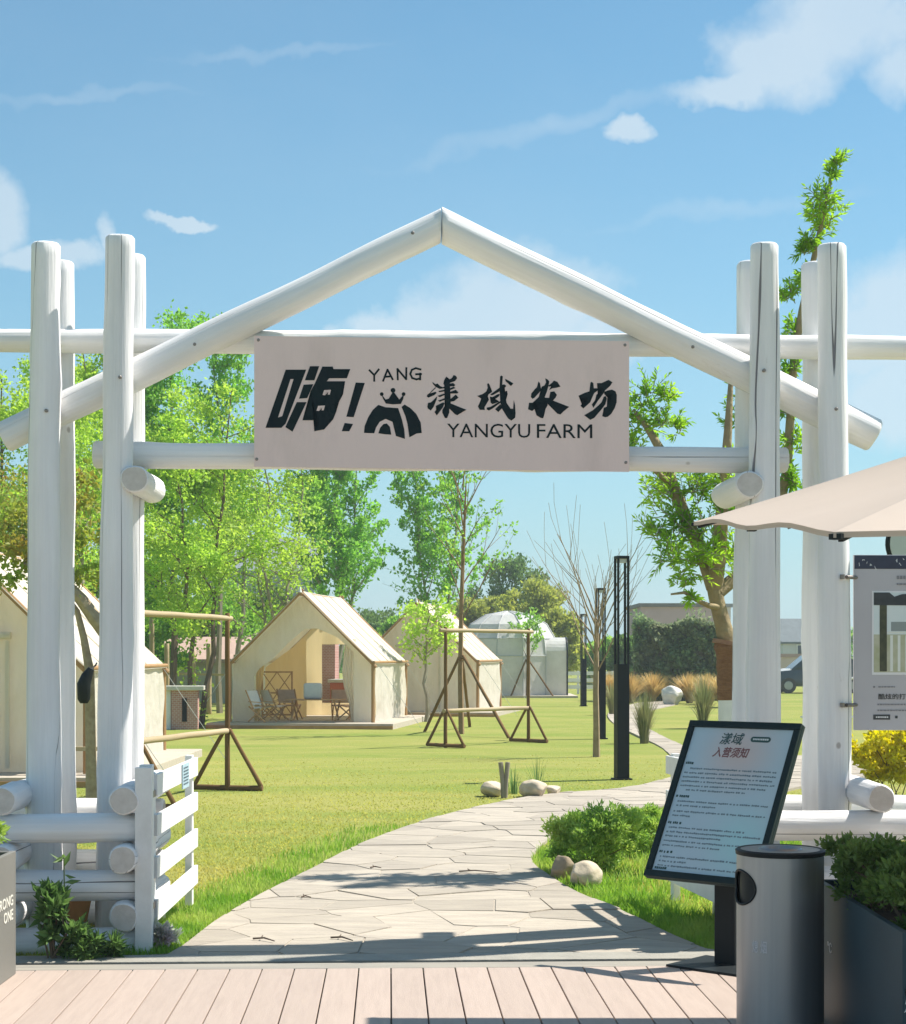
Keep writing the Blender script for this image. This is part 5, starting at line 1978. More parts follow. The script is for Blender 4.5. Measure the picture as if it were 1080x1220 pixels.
# ------------------------------------------------------------------ lamp posts
def build_lamps():
    root = None
    specs = [((741, 929), 'nearest black square lamp post beside the path'), ((716, 880.5), 'middle black square lamp post behind the bare tree'),
             ((695.5, 841.5), 'farthest black square lamp post near the white fence')]
    first = None
    for (p, lab) in specs:
        if first is None:
            root = thing('lamp_post', lab, 'lamp post', gr(*p), math.radians(12), 'black lamp posts along the path')
            w = 0.16
            MB().box((0, 0, 0.74), (w, w, 1.48)).build('base_column', BLACK, root, bevel=0.004)
            for (sx, sy) in ((-1, -1), (1, -1), (1, 1), (-1, 1)):
                MB().box((sx * (w / 2 - 0.014), sy * (w / 2 - 0.014), 2.15), (0.026, 0.026, 1.36)).build('corner_bar', BLACK, root)
            MB().box((0, 0, 2.845), (w, w, 0.035)).build('cap', BLACK, root, bevel=0.003)
            MB().box((0, 0, 2.80), (0.11, 0.11, 0.05)).build('light_head', mat('lamp_diffuser', (0.55, 0.55, 0.52), None, 4, 0.5), root)
            MB().box((0, 0, 0.01), (w + 0.06, w + 0.06, 0.02)).build('foot_plate', BLACK, root)
            first = root
        else:
            c = copy_tree(first)
            c.location = gr(*p)
            tag(c, lab)


build_lamps()


# ------------------------------------------------------------------ boulders and small planting
def boulder(loc, s, label, seed, m=STONE, group='boulders beside the path', flat=0.75):
    rng = random.Random(seed)
    bm = bmesh.new()
    bmesh.ops.create_icosphere(bm, subdivisions=4, radius=1.0)
    ph = [rng.uniform(0, 6.28) for _ in range(9)]
    cuts = [(Vector((rng.gauss(0, 1), rng.gauss(0, 1), rng.gauss(0, 1))).normalized(), rng.uniform(0.62, 0.9)) for _ in range(7)]
    for v in bm.verts:
        p = v.co.copy()
        for n_, dd in cuts:
            k = p.dot(n_) - dd
            if k > 0:
                p -= n_ * k * 0.85
        p *= 1 + 0.05 * math.sin(4 * p.x + ph[0]) * math.sin(4 * p.y + ph[1]) + 0.02 * math.sin(11 * p.z + ph[2] + 5 * p.x)
        v.co = Vector((p.x * s[0], p.y * s[1], p.z * s[2] + s[2] * flat))
    me = bpy.data.meshes.new('boulder')
    bm.to_mesh(me)
    bm.free()
    for p in me.polygons:
        p.use_smooth = True
    o = link('boulder', me, m, None, loc, rng.uniform(0, 6))
    tag(o, label, 'boulder', group)
    return o


boulder(gr(671, 1050), (0.10, 0.10, 0.11), 'darker upright boulder at the left foot of the bush', 1, mat('brown_boulder', (0.36, 0.28, 0.19), (0.26, 0.20, 0.13), 9, 0.85, 0.6, 22))
boulder(gr(697, 1058), (0.145, 0.12, 0.11), 'smooth tan boulder in front of the bush by the path', 2)
boulder(gr(588, 949), (0.15, 0.14, 0.105), 'tan boulder at the left of the planted rock group on the lawn', 3)
boulder(gr(637, 950), (0.20, 0.15, 0.115), 'largest tan boulder in the planted rock group on the lawn', 4)
boulder(gr(659, 947), (0.10, 0.10, 0.07), 'smallest tan boulder at the right of the rock group', 5)
boulder(gr(800, 840), (0.42, 0.35, 0.34), 'white boulder beside the ornamental grasses', 6, mat('white_boulder', (0.75, 0.72, 0.66), (0.60, 0.57, 0.50), 6, 0.85, 0.5, 18))
boulder(gr(822, 1010), (0.10, 0.09, 0.06), 'low pale stone in the grass behind the notice stand', 8, GREYSTONE)

shrub('path_bush', 'dense rounded green bush in the wedge beside the path', gr(712, 1042), 0.42, 0.36, 0.26, 11000, (0.038, 0.014), G_BUSH, 401, 'bush', None, lumps=70)
shrub('path_bush', 'spreading lighter green bush just right of the rounded bush', gr(770, 1018), 0.34, 0.36, 0.19, 6500, (0.038, 0.014), G_BUSH, 402, 'bush', None, lumps=34)
shrub('golden_bush', 'clipped golden-yellow bush under the hanging notice panel', gr(1066, 950), 0.62, 0.55, 0.33, 9000, (0.055, 0.038), G_GOLD, 403, 'bush', None, cz=0.50, lumps=60)


def tuft(name, label, base, h, n, w, m, seed, spread=0.3, cat='grass tuft', group=None):
    rng = np.random.default_rng(seed)
    root = thing(name, label, cat, base, 0, group)
    V, T = [], []
    k = 5
    a = rng.uniform(0, 2 * np.pi, n)
    le = rng.uniform(0.1, 1.0, n) * spread
    hh = h * rng.uniform(0.55, 1.1, n)
    r0 = rng.uniform(0, 0.06, n) * (1 + spread)
    for i in range(n):
        dx, dy = math.cos(a[i]), math.sin(a[i])
        sx, sy = -dy * w / 2, dx * w / 2
        b0 = len(V)
        for j in range(k):
            t = j / (k - 1)
            x = dx * (r0[i] + le[i] * t ** 1.8)
            y = dy * (r0[i] + le[i] * t ** 1.8)
            z = hh[i] * (t - 0.18 * t * t * le[i] / max(spread, 0.01))
            ww = (1 - t * 0.85)
            V.append((x - sx * ww, y - sy * ww, z))
            V.append((x + sx * ww, y + sy * ww, z))
        for j in range(k - 1):
            T.append((b0 + 2 * j, b0 + 2 * j + 1, b0 + 2 * j + 3, b0 + 2 * j + 2))
    link('blade_cluster', mesh_np('blade_cluster', np.array(V), np.array(T)), m, root)
    return root


STRAW = leaf_mat('straw_grass', (0.36, 0.27, 0.075), (0.26, 0.18, 0.045), (0.31, 0.25, 0.07), 0.35)
TUFTG = leaf_mat('tuft_grass', (0.15, 0.17, 0.045), (0.09, 0.11, 0.03), (0.24, 0.20, 0.07), 0.35)
IRIS = leaf_mat('iris_leaf', (0.13, 0.20, 0.045), (0.08, 0.14, 0.03), None, 0.35)
tuft('ornamental_grass', 'green-brown grass tuft left of the side path', gr(768, 886), 0.95, 420, 0.018, TUFTG, 1, 0.30)
tuft('ornamental_grass', 'green-brown grass tuft just above the notice stand', gr(838, 868), 1.15, 460, 0.022, TUFTG, 2, 0.40)
tuft('ornamental_grass', 'small dark grass tuft behind the middle lamp post', gr(730, 852), 0.9, 220, 0.03, TUFTG, 3, 0.4)
for i, (px, py, lab) in enumerate(((752, 838, 'straw-coloured grass clump at the left end of the ivy wall'), (778, 836, 'straw-coloured grass clump left of the white boulder'),
                                   (822, 838, 'straw-coloured grass clump right of the white boulder'), (845, 840, 'straw-coloured grass clump in front of the wrapped trunk'),
                                   (862, 843, 'straw-coloured grass clump partly behind the right-hand post'), (728, 836, 'straw-coloured grass clump right of the nearest lamp post'))):
    tuft('straw_grass', lab, gr(px, py), 1.0, 700, 0.04, STRAW, 20 + i, 0.75, 'grass clump', 'straw-coloured grass clumps before the ivy wall')
tuft('leafy_clump', 'upright blue-green leaf clump between the boulders on the lawn', gr(612, 946), 0.34, 26, 0.016, IRIS, 31, 0.10, 'plant')
tuft('leafy_clump', 'tall narrow leaf clump at the right of the rock group', gr(640, 944), 0.42, 24, 0.016, IRIS, 32, 0.14, 'plant')
o = thing('cut_stump', 'small cut stem standing in the rock group on the lawn', 'stump', gr(601, 951))
for i, dx in enumerate((-0.025, 0.025)):
    MB().tube([(dx * 0.3, 0, -0.02), (dx * 0.8, 0, 0.2), (dx * 1.6, 0, 0.40)], [0.03, 0.026, 0.028], 9).build('stem', PALEBARK, o, True)

# plants in the left crib
shrub('leafy_herb', 'dark green leafy herb at the bottom of the left crib', gr(62, 1150) + Vector((0, 0.02, 0)), 0.15, 0.12, 0.20, 700, (0.075, 0.03), G_DARK, 420, 'plant', lumps=16)
shrub('leafy_herb', 'low dark groundcover along the left threshold', gr(112, 1149), 0.22, 0.09, 0.07, 900, (0.06, 0.014), G_DARK, 421, 'plant', lumps=18, stem=False)
shrub('leafy_herb', 'pale variegated herb at the foot of the gate leaf', gr(188, 1133), 0.10, 0.10, 0.07, 500, (0.05, 0.024), leaf_mat('variegated', (0.36, 0.38, 0.22), (0.22, 0.28, 0.10), (0.42, 0.26, 0.20), 0.35), 422, 'plant', lumps=12, stem=False)
o = thing('tall_weed', 'thin tall weed rising in front of the left crib rails', 'plant', gr(76, 1148))
mb = MB()
mb.tube([(0, 0, 0), (0.005, 0, 0.28), (0.0, 0, 0.55)], [0.006, 0.005, 0.003], 5)
mb.build('stem', mat('weed_stem', (0.06, 0.10, 0.03)), o)
nr_ = np.random.default_rng(8)
P_w = np.array([(0.003, 0, z) for z in (0.27, 0.29, 0.31, 0.42, 0.46, 0.5, 0.53, 0.55, 0.55, 0.36)])
D_w = rand_dirs(len(P_w), nr_, 0.1)
V_, Q_ = leaf_quads(P_w, D_w, np.full(len(P_w), 0.09), np.full(len(P_w), 0.028), nr_)
link('leaf_cluster', mesh_np('leaf_cluster', V_, Q_), G_DARK, o)
o = thing('terracotta_pot', 'tilted orange terracotta pot inside the left crib', 'pot', Vector(px_base(92, 9.55)) + Vector((0, 0, 0.12)))
mb = MB()
mb.tube([(0, 0, 0), (0, 0, 0.10), (0, 0, 0.17), (0, 0, 0.19)], [0.055, 0.075, 0.09, 0.095], 18)
mb.build('pot', mat('terracotta', (0.55, 0.26, 0.10), (0.46, 0.21, 0.08), 10, 0.85), o, True)
link('rim', MB().tube([(0, 0, 0.175), (0, 0, 0.205)], [0.102, 0.102], 18).mesh('rim', True), MATS['terracotta'], o)
o = thing('wooden_trestle', 'small brown wooden trestle by the leftmost tent', 'trestle', gr(84, 935))
for s in (-1, 1):
    for e_ in (-1, 1):
        MB().bar((s * 0.30, e_ * 0.2, 0), (s * 0.26, 0, 0.42), 0.04, 0.04).build('leg', TENTWOOD, o)
MB().bar((-0.42, 0, 0.44), (0.42, 0, 0.44), 0.06, 0.05).build('beam', MATS['pale_pole'], o)
MB().bar((-0.06, 0.05, 0.1), (-0.06, 0.05, 0.78), 0.035, 0.035).build('stick', mat('yellow_wood', (0.55, 0.40, 0.10)), o)


# ------------------------------------------------------------------ dome tent, fence, walls and buildings behind
def build_dome():
    d = 66.0
    base = Vector(px_base(606, d))
    root = thing('dome_tent', 'translucent whitish dome tent with entrance tunnel beyond the swings', 'tent', base)
    skin = mat('dome_skin', (0.80, 0.785, 0.75), (0.68, 0.665, 0.63), 2.2, 0.35, 0.5, 3.0, transl=0.35, bdist=0.06, dirt=(0.52, 0.52, 0.50), dirt_scale=1.2, dirt_amt=0.4)
    rib = mat('dome_rib', (0.52, 0.52, 0.52))
    R, n, m = 1.92, 12, 5
    prof = [(R, 0.05), (R * 1.0, 1.55), (R * 0.95, 2.2), (R * 0.78, 2.75), (R * 0.48, 3.1), (0.12, 3.25)]
    vs, fs = [], []
    for (r, z) in prof:
        for j in range(n):
            a = 2 * math.pi * (j + 0.5) / n
            vs.append((r * math.cos(a), r * math.sin(a), z))
    for i in range(len(prof) - 1):
        for j in range(n):
            fs.append((i * n + j, i * n + (j + 1) % n, (i + 1) * n + (j + 1) % n, (i + 1) * n + j))
    fs.append(tuple((len(prof) - 1) * n + j for j in range(n)))
    MB().add(vs, fs).build('dome_skin', skin, root)
    for j in range(n):
        MB().tube([Vector(vs[i * n + j]) * 1.004 for i in range(len(prof))], 0.025, 5).build('rib', rib, root)
    for i in (1, 2):
        MB().tube([Vector(vs[i * n + j % n]) * 1.004 for j in range(n + 1)], 0.025, 5).build('hoop', rib, root)
    # entrance tunnel to the right
    vs, fs = [], []
    k = 14
    for x in (1.2, 1.75, 2.15):
        for j in range(k + 1):
            t = math.pi * j / k
            y = -0.75 * math.cos(t) * (1 if abs(math.cos(t)) > .3 else 1)
            z = 0.05 + 1.55 + 0.65 * math.sin(t) if 0 < j < k else 0.05
            vs.append((x, y - 0.6, z))
    for i in range(2):
        for j in range(k):
            fs.append((i * (k + 1) + j, (i + 1) * (k + 1) + j, (i + 1) * (k + 1) + j + 1, i * (k + 1) + j + 1))
    fs.append(tuple(2 * (k + 1) + j for j in range(k + 1)))
    MB().add(vs, fs).build('entrance_tunnel', skin, root)
    MB().tube([Vector(vs[2 * (k + 1) + j]) + Vector((0.02, 0, 0)) for j in range(k + 1)], 0.035, 5).build('tunnel_arch', BLACK, root)
    MB().box((0.2, -0.2, 0.02), (4.6, 4.4, 0.10)).build('platform', DECKWOOD, root)
    return root


build_dome()

r = thing('rail_fence', 'low white three-rail fence right of the dome tent', 'fence', px_base(676, 70))
for z in (0.28, 0.56, 0.84):
    MB().box((0.75, 0, z), (2.3, 0.03, 0.15)).build('rail', WHITEPAINT, r)
for x in (-0.3, 0.45, 1.2, 1.85):
    MB().box((x, 0.04, 0.46), (0.09, 0.06, 0.95)).build('post', WHITEPAINT, r)


def build_ivy_wall():
    d = 60.0
    x0, x1 = (756 - 540) / F * d, (866 - 540) / F * d
    h = 2.55
    root = thing('ivy_wall', 'long garden wall covered in dark ivy behind the wrapped tree', 'wall', ((x0 + x1) / 2, d, 0))
    w = x1 - x0
    MB().box((0, 0.15, h / 2 - 0.03), (w, 0.3, h - 0.06)).build('wall_core', mat('old_wall', (0.20, 0.19, 0.16), (0.14, 0.13, 0.11), 3, 0.9, 0.4), root)
    MB().box((0, 0.12, h), (w + 0.1, 0.5, 0.10)).build('coping', mat('coping', (0.26, 0.22, 0.16), (0.18, 0.15, 0.11), 3, 0.9, 0.4), root)
    nr = np.random.default_rng(6)
    n = 15000
    P = np.stack([nr.uniform(-w / 2, w / 2, n), -np.abs(nr.normal(0.03, 0.09, n)), nr.uniform(0, h + 0.05, n)], 1)
    P[:, 1] -= 0.16 * np.sin(P[:, 0] * 4 + 2) * np.sin(P[:, 2] * 5) + 0.08 * np.sin(P[:, 0] * 9 + P[:, 2] * 7)
    top = nr.random(n) < 0.16
    P[top, 2] = h + np.abs(nr.normal(0, 0.10, top.sum())) * (1 + np.sin(P[top, 0] * 3.1)) 
    P[top, 1] = nr.uniform(-0.25, 0.4, top.sum())
    D = rand_dirs(n, nr, -0.2)
    D[:, 1] -= 0.7
    k = nr.uniform(0.6, 1.3, n)
    V, Q = leaf_quads(P, D, 0.15 * k, 0.11 * k, nr)
    link('ivy', mesh_np('ivy', V, Q), G_IVY, root)


build_ivy_wall()


def house(name, label, loc, rz, w, dp, h, wall_c, roof_c, rh=0.0, windows=(), cat='building', over=0.2, group='buildings beyond the farm'):
    root = thing(name, label, cat, loc, rz, group)
    wm = mat('wall_' + name + str(len(MATS)), wall_c, [v * 0.93 for v in wall_c], 1.2, 0.9, 0.15, 20, dirt=[v * 0.75 for v in wall_c], dirt_amt=0.35, dirt_scale=0.7)
    rm = mat('roof_' + name + str(len(MATS)), roof_c, [v * 0.8 for v in roof_c], 3, 0.8, 0.3, 12)
    MB().box((0, 0, h / 2), (w, dp, h)).build('wall', wm, root)
    if rh > 0:
        a, b = w / 2 + over, dp / 2 + over
        vs = [(-a, -b, h), (a, -b, h), (a, b, h), (-a, b, h), (-a, 0, h + rh), (a, 0, h + rh)]
        vs += [(x, y, z - 0.12) for (x, y, z) in vs[:4]]
        MB().add(vs, [(0, 1, 5, 4), (2, 3, 4, 5), (1, 2, 5), (3, 0, 4), (6, 7, 1, 0), (7, 8, 2, 1), (8, 9, 3, 2), (9, 6, 0, 3), (9, 8, 7, 6)]).build('roof', rm, root)
    else:
        MB().box((0, 0, h + 0.10), (w + 0.2, dp + 0.2, 0.2)).build('parapet', rm, root)
    for (x, z, ww, hh) in windows:
        f = MB().box((x, -dp / 2 - 0.03, z), (ww + 0.14, 0.07, hh + 0.14)).build('window', WHITEPAINT, root)
        MB().box((x, -dp / 2 - 0.055, z), (ww, 0.05, hh)).build('pane', mat('window_glass', (0.06, 0.08, 0.10), (0.09, 0.11, 0.13), 2, 0.12), f)
    return root


# flat-roofed pinkish block behind the ivy wall
dd = 95.0
house('flat_block', 'flat pinkish block behind the ivy wall', ((802 - 540) / F * dd, dd, 0), 0, 4.2, 6, 4.15, (0.60, 0.42, 0.44), (0.25, 0.22, 0.22), 0)
house('white_block', 'narrow white block beside the flat pinkish block', ((852 - 540) / F * 97, 97, 0), 0, 1.0, 5, 4.2, (0.66, 0.66, 0.64), (0.35, 0.36, 0.36), 0)
house('gabled_house', 'small white house with grey roof seen between the right-hand posts', ((944 - 540) / F * 110, 110, 0), 0, 1.9, 4, 2.4, (0.62, 0.62, 0.62), (0.16, 0.19, 0.20), 1.5, ((0.1, 1.9, 0.28, 0.55),), over=0.15)
house('low_shed', 'low pinkish wall block below the grey-roofed house', ((946 - 540) / F * 104, 104, 0), 0, 3.0, 2, 1.45, (0.55, 0.45, 0.42), (0.40, 0.28, 0.26), 0)
# grey buildings behind the grove
house('grey_house', 'grey tall house half hidden behind the grove', ((305 - 540) / F * 85, 85, 0), 0.1, 5.6, 6, 5.6, (0.36, 0.40, 0.42), (0.22, 0.25, 0.27), 1.8,
      ((-1.7, 3.6, 0.9, 1.3), (0.0, 3.6, 0.9, 1.3), (1.7, 3.6, 0.9, 1.3), (-1.7, 1.6, 0.9, 1.2), (1.7, 1.6, 0.9, 1.2)))
house('tiled_hut', 'low cream hut with pale red tiled roof left of the open tent', ((262 - 540) / F * 58, 58, 0), 0.0, 3.2, 3.0, 1.45, (0.52, 0.50, 0.44), (0.52, 0.36, 0.29), 0.75)
house('white_house', 'white house block showing left of the open tent ridge', ((352 - 540) / F * 92, 92, 0), 0, 1.6, 4, 6.3, (0.62, 0.63, 0.62), (0.4, 0.4, 0.4), 0, ((0.0, 5.2, 0.5, 0.9), (0.0, 3.2, 0.5, 0.9)))
# pergola posts and white posts near the swing
r = thing('post_fence', 'row of pale upright posts behind the left-hand swing', 'fence', px_base(170, 46))
for i, (x, h_) in enumerate(((0.25, 2.6), (0.62, 1.9), (1.35, 1.7), (1.75, 1.9), (2.5, 1.6))):
    log('post', (x, 0.15 * (i % 2), 0), (x, 0.15 * (i % 2), h_), 0.075, 0.07, r, MATS['pale_pole'], 500 + i, 10, 0.005, False)
MB().bar((0.2, 0.0, 1.1), (2.6, 0.1, 1.05), 0.05, 0.06).build('rail', MATS['pale_pole'], r)


def build_car():
    d = 72.0
    b = Vector(((972 - 540) / F * d, d, 0))
    root = thing('parked_car', 'dark parked car with a pale bonnet glimpsed between the right-hand posts', 'car', b)
    paint = mat('car_paint', (0.03, 0.045, 0.05), None, 4, 0.25, coat=0.6)
    white = mat('car_white', (0.75, 0.75, 0.74), None, 4, 0.3, coat=0.5)

    def loft(name, secs, m):
        vs, fs = [], []
        n = len(secs[0])
        for s in secs:
            vs += s
        for i in range(len(secs) - 1):
            for j in range(n):
                fs.append((i * n + j, i * n + (j + 1) % n, (i + 1) * n + (j + 1) % n, (i + 1) * n + j))
        fs.append(tuple(range(n - 1, -1, -1)))
        fs.append(tuple((len(secs) - 1) * n + j for j in range(n)))
        return MB().add(vs, fs).build(name, m, root, True)

    def ring(x, hw, z0, z1):
        return [(x, -hw, z0), (x, -hw * 1.02, (z0 + z1) / 2), (x, -hw * 0.94, z1), (x, hw * 0.94, z1), (x, hw * 1.02, (z0 + z1) / 2), (x, hw, z0)]
    loft('body', [ring(-2.1, 0.72, 0.40, 0.72), ring(-1.9, 0.84, 0.30, 0.88), ring(-0.9, 0.88, 0.28, 0.98), ring(0.6, 0.88, 0.28, 1.02), ring(1.7, 0.86, 0.30, 0.98), ring(2.05, 0.74, 0.40, 0.80)], paint)
    loft('cabin', [ring(-1.15, 0.78, 0.95, 1.0), ring(-0.5, 0.74, 0.95, 1.55), ring(0.1, 0.70, 0.95, 1.72), ring(1.1, 0.70, 0.95, 1.70), ring(1.75, 0.74, 0.95, 1.05)], mat('car_glass', (0.02, 0.045, 0.05), None, 4, 0.15))
    loft('bonnet', [ring(-2.0, 0.70, 0.80, 0.90), ring(-1.2, 0.78, 0.86, 1.02)], white)
    for x in (-1.3, 1.25):
        for s in (-1, 1):
            w_ = MB().tube([(x, s * 0.80, 0.32), (x, s * 0.92, 0.32)], [0.32, 0.32], 20).build('wheel', DARKGAP, root, True)
            MB().tube([(x, s * 0.915, 0.32), (x, s * 0.935, 0.32)], [0.19, 0.17], 14).build('rim', STEEL, w_, True)
    for s in (-1, 1):
        MB().box((-2.06, s * 0.55, 0.66), (0.06, 0.28, 0.12)).build('headlight', mat('headlight', (0.8, 0.8, 0.78), None, 3, 0.1), root)


build_car()
r = thing('tube_barrier', 'white bent-tube barrier seen between the right-hand posts', 'barrier', gr(957, 866))
for i in range(4):
    x = 0.05 + 0.32 * i
    MB().tube([(x, 0, 0), (x, 0, 0.95), (x + 0.05, 0, 1.06), (x + 0.15, 0, 1.10), (x + 0.22, 0, 1.06), (x + 0.26, 0, 0.95), (x + 0.26, 0, 0)], 0.028, 8).build('hoop', WHITEPAINT, r, True)
MB().box((0.6, 0, 0.22), (1.3, 0.04, 0.04)).build('rail', WHITEPAINT, r)

# round disc on a pole behind the panel
o = thing('round_disc', 'pale round disc with dark rim on a pole above the hanging notice panel', 'round sign', at(1092, 648, 12.5) * 1.0)
pz = o.location.z
o.location.z = 0
mb = MB().tube([(0, -0.03, pz), (0, -0.012, pz), (0, 0.0, pz)], [0.205, 0.222, 0.225], 40)
mb.build('rim', BLACK, o, True)
MB().tube([(0, -0.034, pz), (0, -0.031, pz)], [0.196, 0.198], 40).build('face', mat('disc_face', (0.46, 0.50, 0.46), (0.42, 0.46, 0.43), 3, 0.35), o)
MB().tube([(0, 0.03, 0), (0, 0.03, pz + 0.1)], 0.025, 10).build('pole', BLACK, o, True)


# ------------------------------------------------------------------ hanging notice panel on the right post
def build_panel():
    ly = -0.05
    root = thing('hanging_notice_board', 'grey hanging notice panel with a printed picture bracketed to the far right post', 'notice panel', GO, A)
    gp_ = lambda x, y: gp(x, y, ly)
    a, b = gp_(1018, 661), gp_(1150, 870)
    x0, x1, zt, zb = a.x, b.x, a.z, b.z
    grey = mat('panel_grey', (0.48, 0.47, 0.50), (0.45, 0.44, 0.47), 3, 0.4, 0.02)
    MB().box(((x0 + x1) / 2, ly + 0.012, (zt + zb) / 2), (x1 - x0, 0.022, zt - zb)).build('board', grey, root, bevel=0.003)

    def rect(name, px0, py0, px1, py1, m, proud):
        p, q = gp_(px0, py0), gp_(px1, py1)
        return MB().box(((p.x + q.x) / 2, ly - proud / 2 + 0.001, (p.z + q.z) / 2), (abs(q.x - p.x), proud, abs(p.z - q.z))).build(name, m, root)
    navy = mat('navy_print', (0.018, 0.024, 0.055), (0.03, 0.04, 0.08), 20, 0.4)
    wprint = mat('white_print', (0.75, 0.76, 0.78), None, 4, 0.5)
    dprint = mat('dark_print', (0.05, 0.055, 0.06), None, 4, 0.5)
    rect('header_band', 1018.6, 661.8, 1149, 678, navy, 0.002)
    # scribbled white marks on the header
    sc = []
    rng = random.Random(9)
    for (x, y) in ((1024, 672), (1028, 668), (1033, 671), (1037, 674), (1043, 676), (1068, 668), (1072, 672), (1077, 667), (1090, 670), (1100, 672), (1112, 668)):
        l_ = rng.uniform(2.5, 5)
        sc.append(stroke([(x, y), (x + rng.uniform(-1, 2), y - l_ * 0.5), (x + rng.uniform(0, 3), y + rng.uniform(-1, 3))], 0.7))
    me = poly_prism([[(gp_(*p).x, gp_(*p).z) for p in s] for s in sc], 0.0032, 0.0001)
    for v in me.vertices:
        v.co.y += ly + 0.001
    tag(link('header_scribble', me, wprint, root), kind='stuff')
    # printed picture
    rect('picture_border', 1039.5, 704, 1149, 804, wprint, 0.0020)
    rect('picture_sky', 1041.5, 706, 1148, 801, mat('print_sky', (0.62, 0.72, 0.74), (0.70, 0.76, 0.76), 5, 0.4), 0.0028)
    rect('picture_ground', 1041.5, 756, 1148, 801, mat('print_ground', (0.40, 0.42, 0.26), (0.52, 0.52, 0.40), 16, 0.4), 0.0034)
    rect('picture_house', 1062, 741, 1148, 752, mat('print_house', (0.26, 0.30, 0.30), None, 5, 0.4), 0.0036)
    rect('picture_rail', 1053, 752.5, 1148, 754.8, mat('print_rail', (0.72, 0.75, 0.70), None, 5, 0.4), 0.0042)
    for x_ in (1061, 1070, 1079, 1090, 1101, 1113, 1125):
        rect('picture_post', x_, 757, x_ + 3.2, 800, MATS['print_rail'], 0.0040)
    rect('picture_trunk', 1048.5, 716, 1057, 800, mat('print_trunk', (0.035, 0.045, 0.03), (0.08, 0.085, 0.05), 30, 0.4), 0.0048)
    shp = [(1041.5, 706), (1060, 706), (1066, 711), (1075, 708), (1100, 707), (1148, 706), (1148, 722), (1041.5, 721)]
    me = poly_prism([[(gp_(*p).x, gp_(*p).z) for p in shp]], 0.0055)
    for v in me.vertices:
        v.co.y += ly + 0.001
    link('picture_awning', me, mat('print_awning', (0.022, 0.03, 0.04), (0.05, 0.06, 0.07), 14, 0.4), root)
    # captions
    t = text_mesh('酷炫的打卡点', 0.012)
    p = gp_(1047, 833.5)
    q = gp_(1096, 826.5)
    fit_text(t, (p.x, ly, p.z), (1, 0, 0), (0, 0, 1), q.x - p.x, q.z - p.z, (0, -1, 0))
    link('caption', t, dprint, root)
    mb = MB()

    def dash(px, py, w, h):
        c = gp_(px + w / 2, py)
        mb.box((c.x, ly - 0.0005, c.z), (w / 211.0, 0.003, h / 211.0))
    for (y, xs_, xe, h) in ((818.5, 1047, 1066, 1.3), (839.5, 1046, 1120, 1.6), (846.5, 1046, 1120, 1.6)):
        x = xs_
        while x < xe:
            w = rng.uniform(1.6, 4.0)
            dash(x, y, w, h)
            x += w + 0.9
    dash(1041, 818.5, 2, 2)
    tag(mb.build('fine_print', mat('mid_grey_print', (0.22, 0.22, 0.24), None, 4, 0.5), root), kind='stuff')
    for (y, x, xe) in ((688, 1069, 1100), (696, 1069, 1100)):
        mb = MB()
        xx = x
        while xx < xe:
            w = rng.uniform(2.0, 4.5)
            dash(xx, y, w, 4.0 if y < 690 else 2.0)
            xx += w + 0.9
        tag(mb.build('fine_print', MATS['mid_grey_print'], root), kind='stuff')
    rect('caption_pill', 1041, 851.5, 1061, 857.5, dprint, 0.003)
    mb = MB()
    x = 1044.0
    while x < 1058:
        w = rng.uniform(1.2, 2.4)
        c = gp_(x + w / 2, 854.5)
        mb.box((c.x, ly - 0.0025, c.z), (w / 211.0, 0.002, 1.6 / 211.0))
        x += w + 0.7
    tag(mb.build('fine_print', wprint, root), kind='stuff')
    mb = MB()
    dash(1067, 854.5, 3, 3)
    mb.build('print_dot', dprint, root)
    # brackets and straps round the post
    post_x = gp(997, 690).x
    for (y) in (688, 840):
        p = gp_(1004, y)
        MB().tube([(post_x + 0.03, ly - 0.055, p.z), (x0 + 0.02, ly + 0.012, p.z)], 0.011, 10).build('bracket', BOLT, root, True)
        MB().tube([(p.x - 0.015, ly - 0.06, p.z - 0.012), (p.x - 0.015, ly - 0.06, p.z + 0.014)], 0.014, 10).build('clamp', BOLT, root, True)
    return root


build_panel()


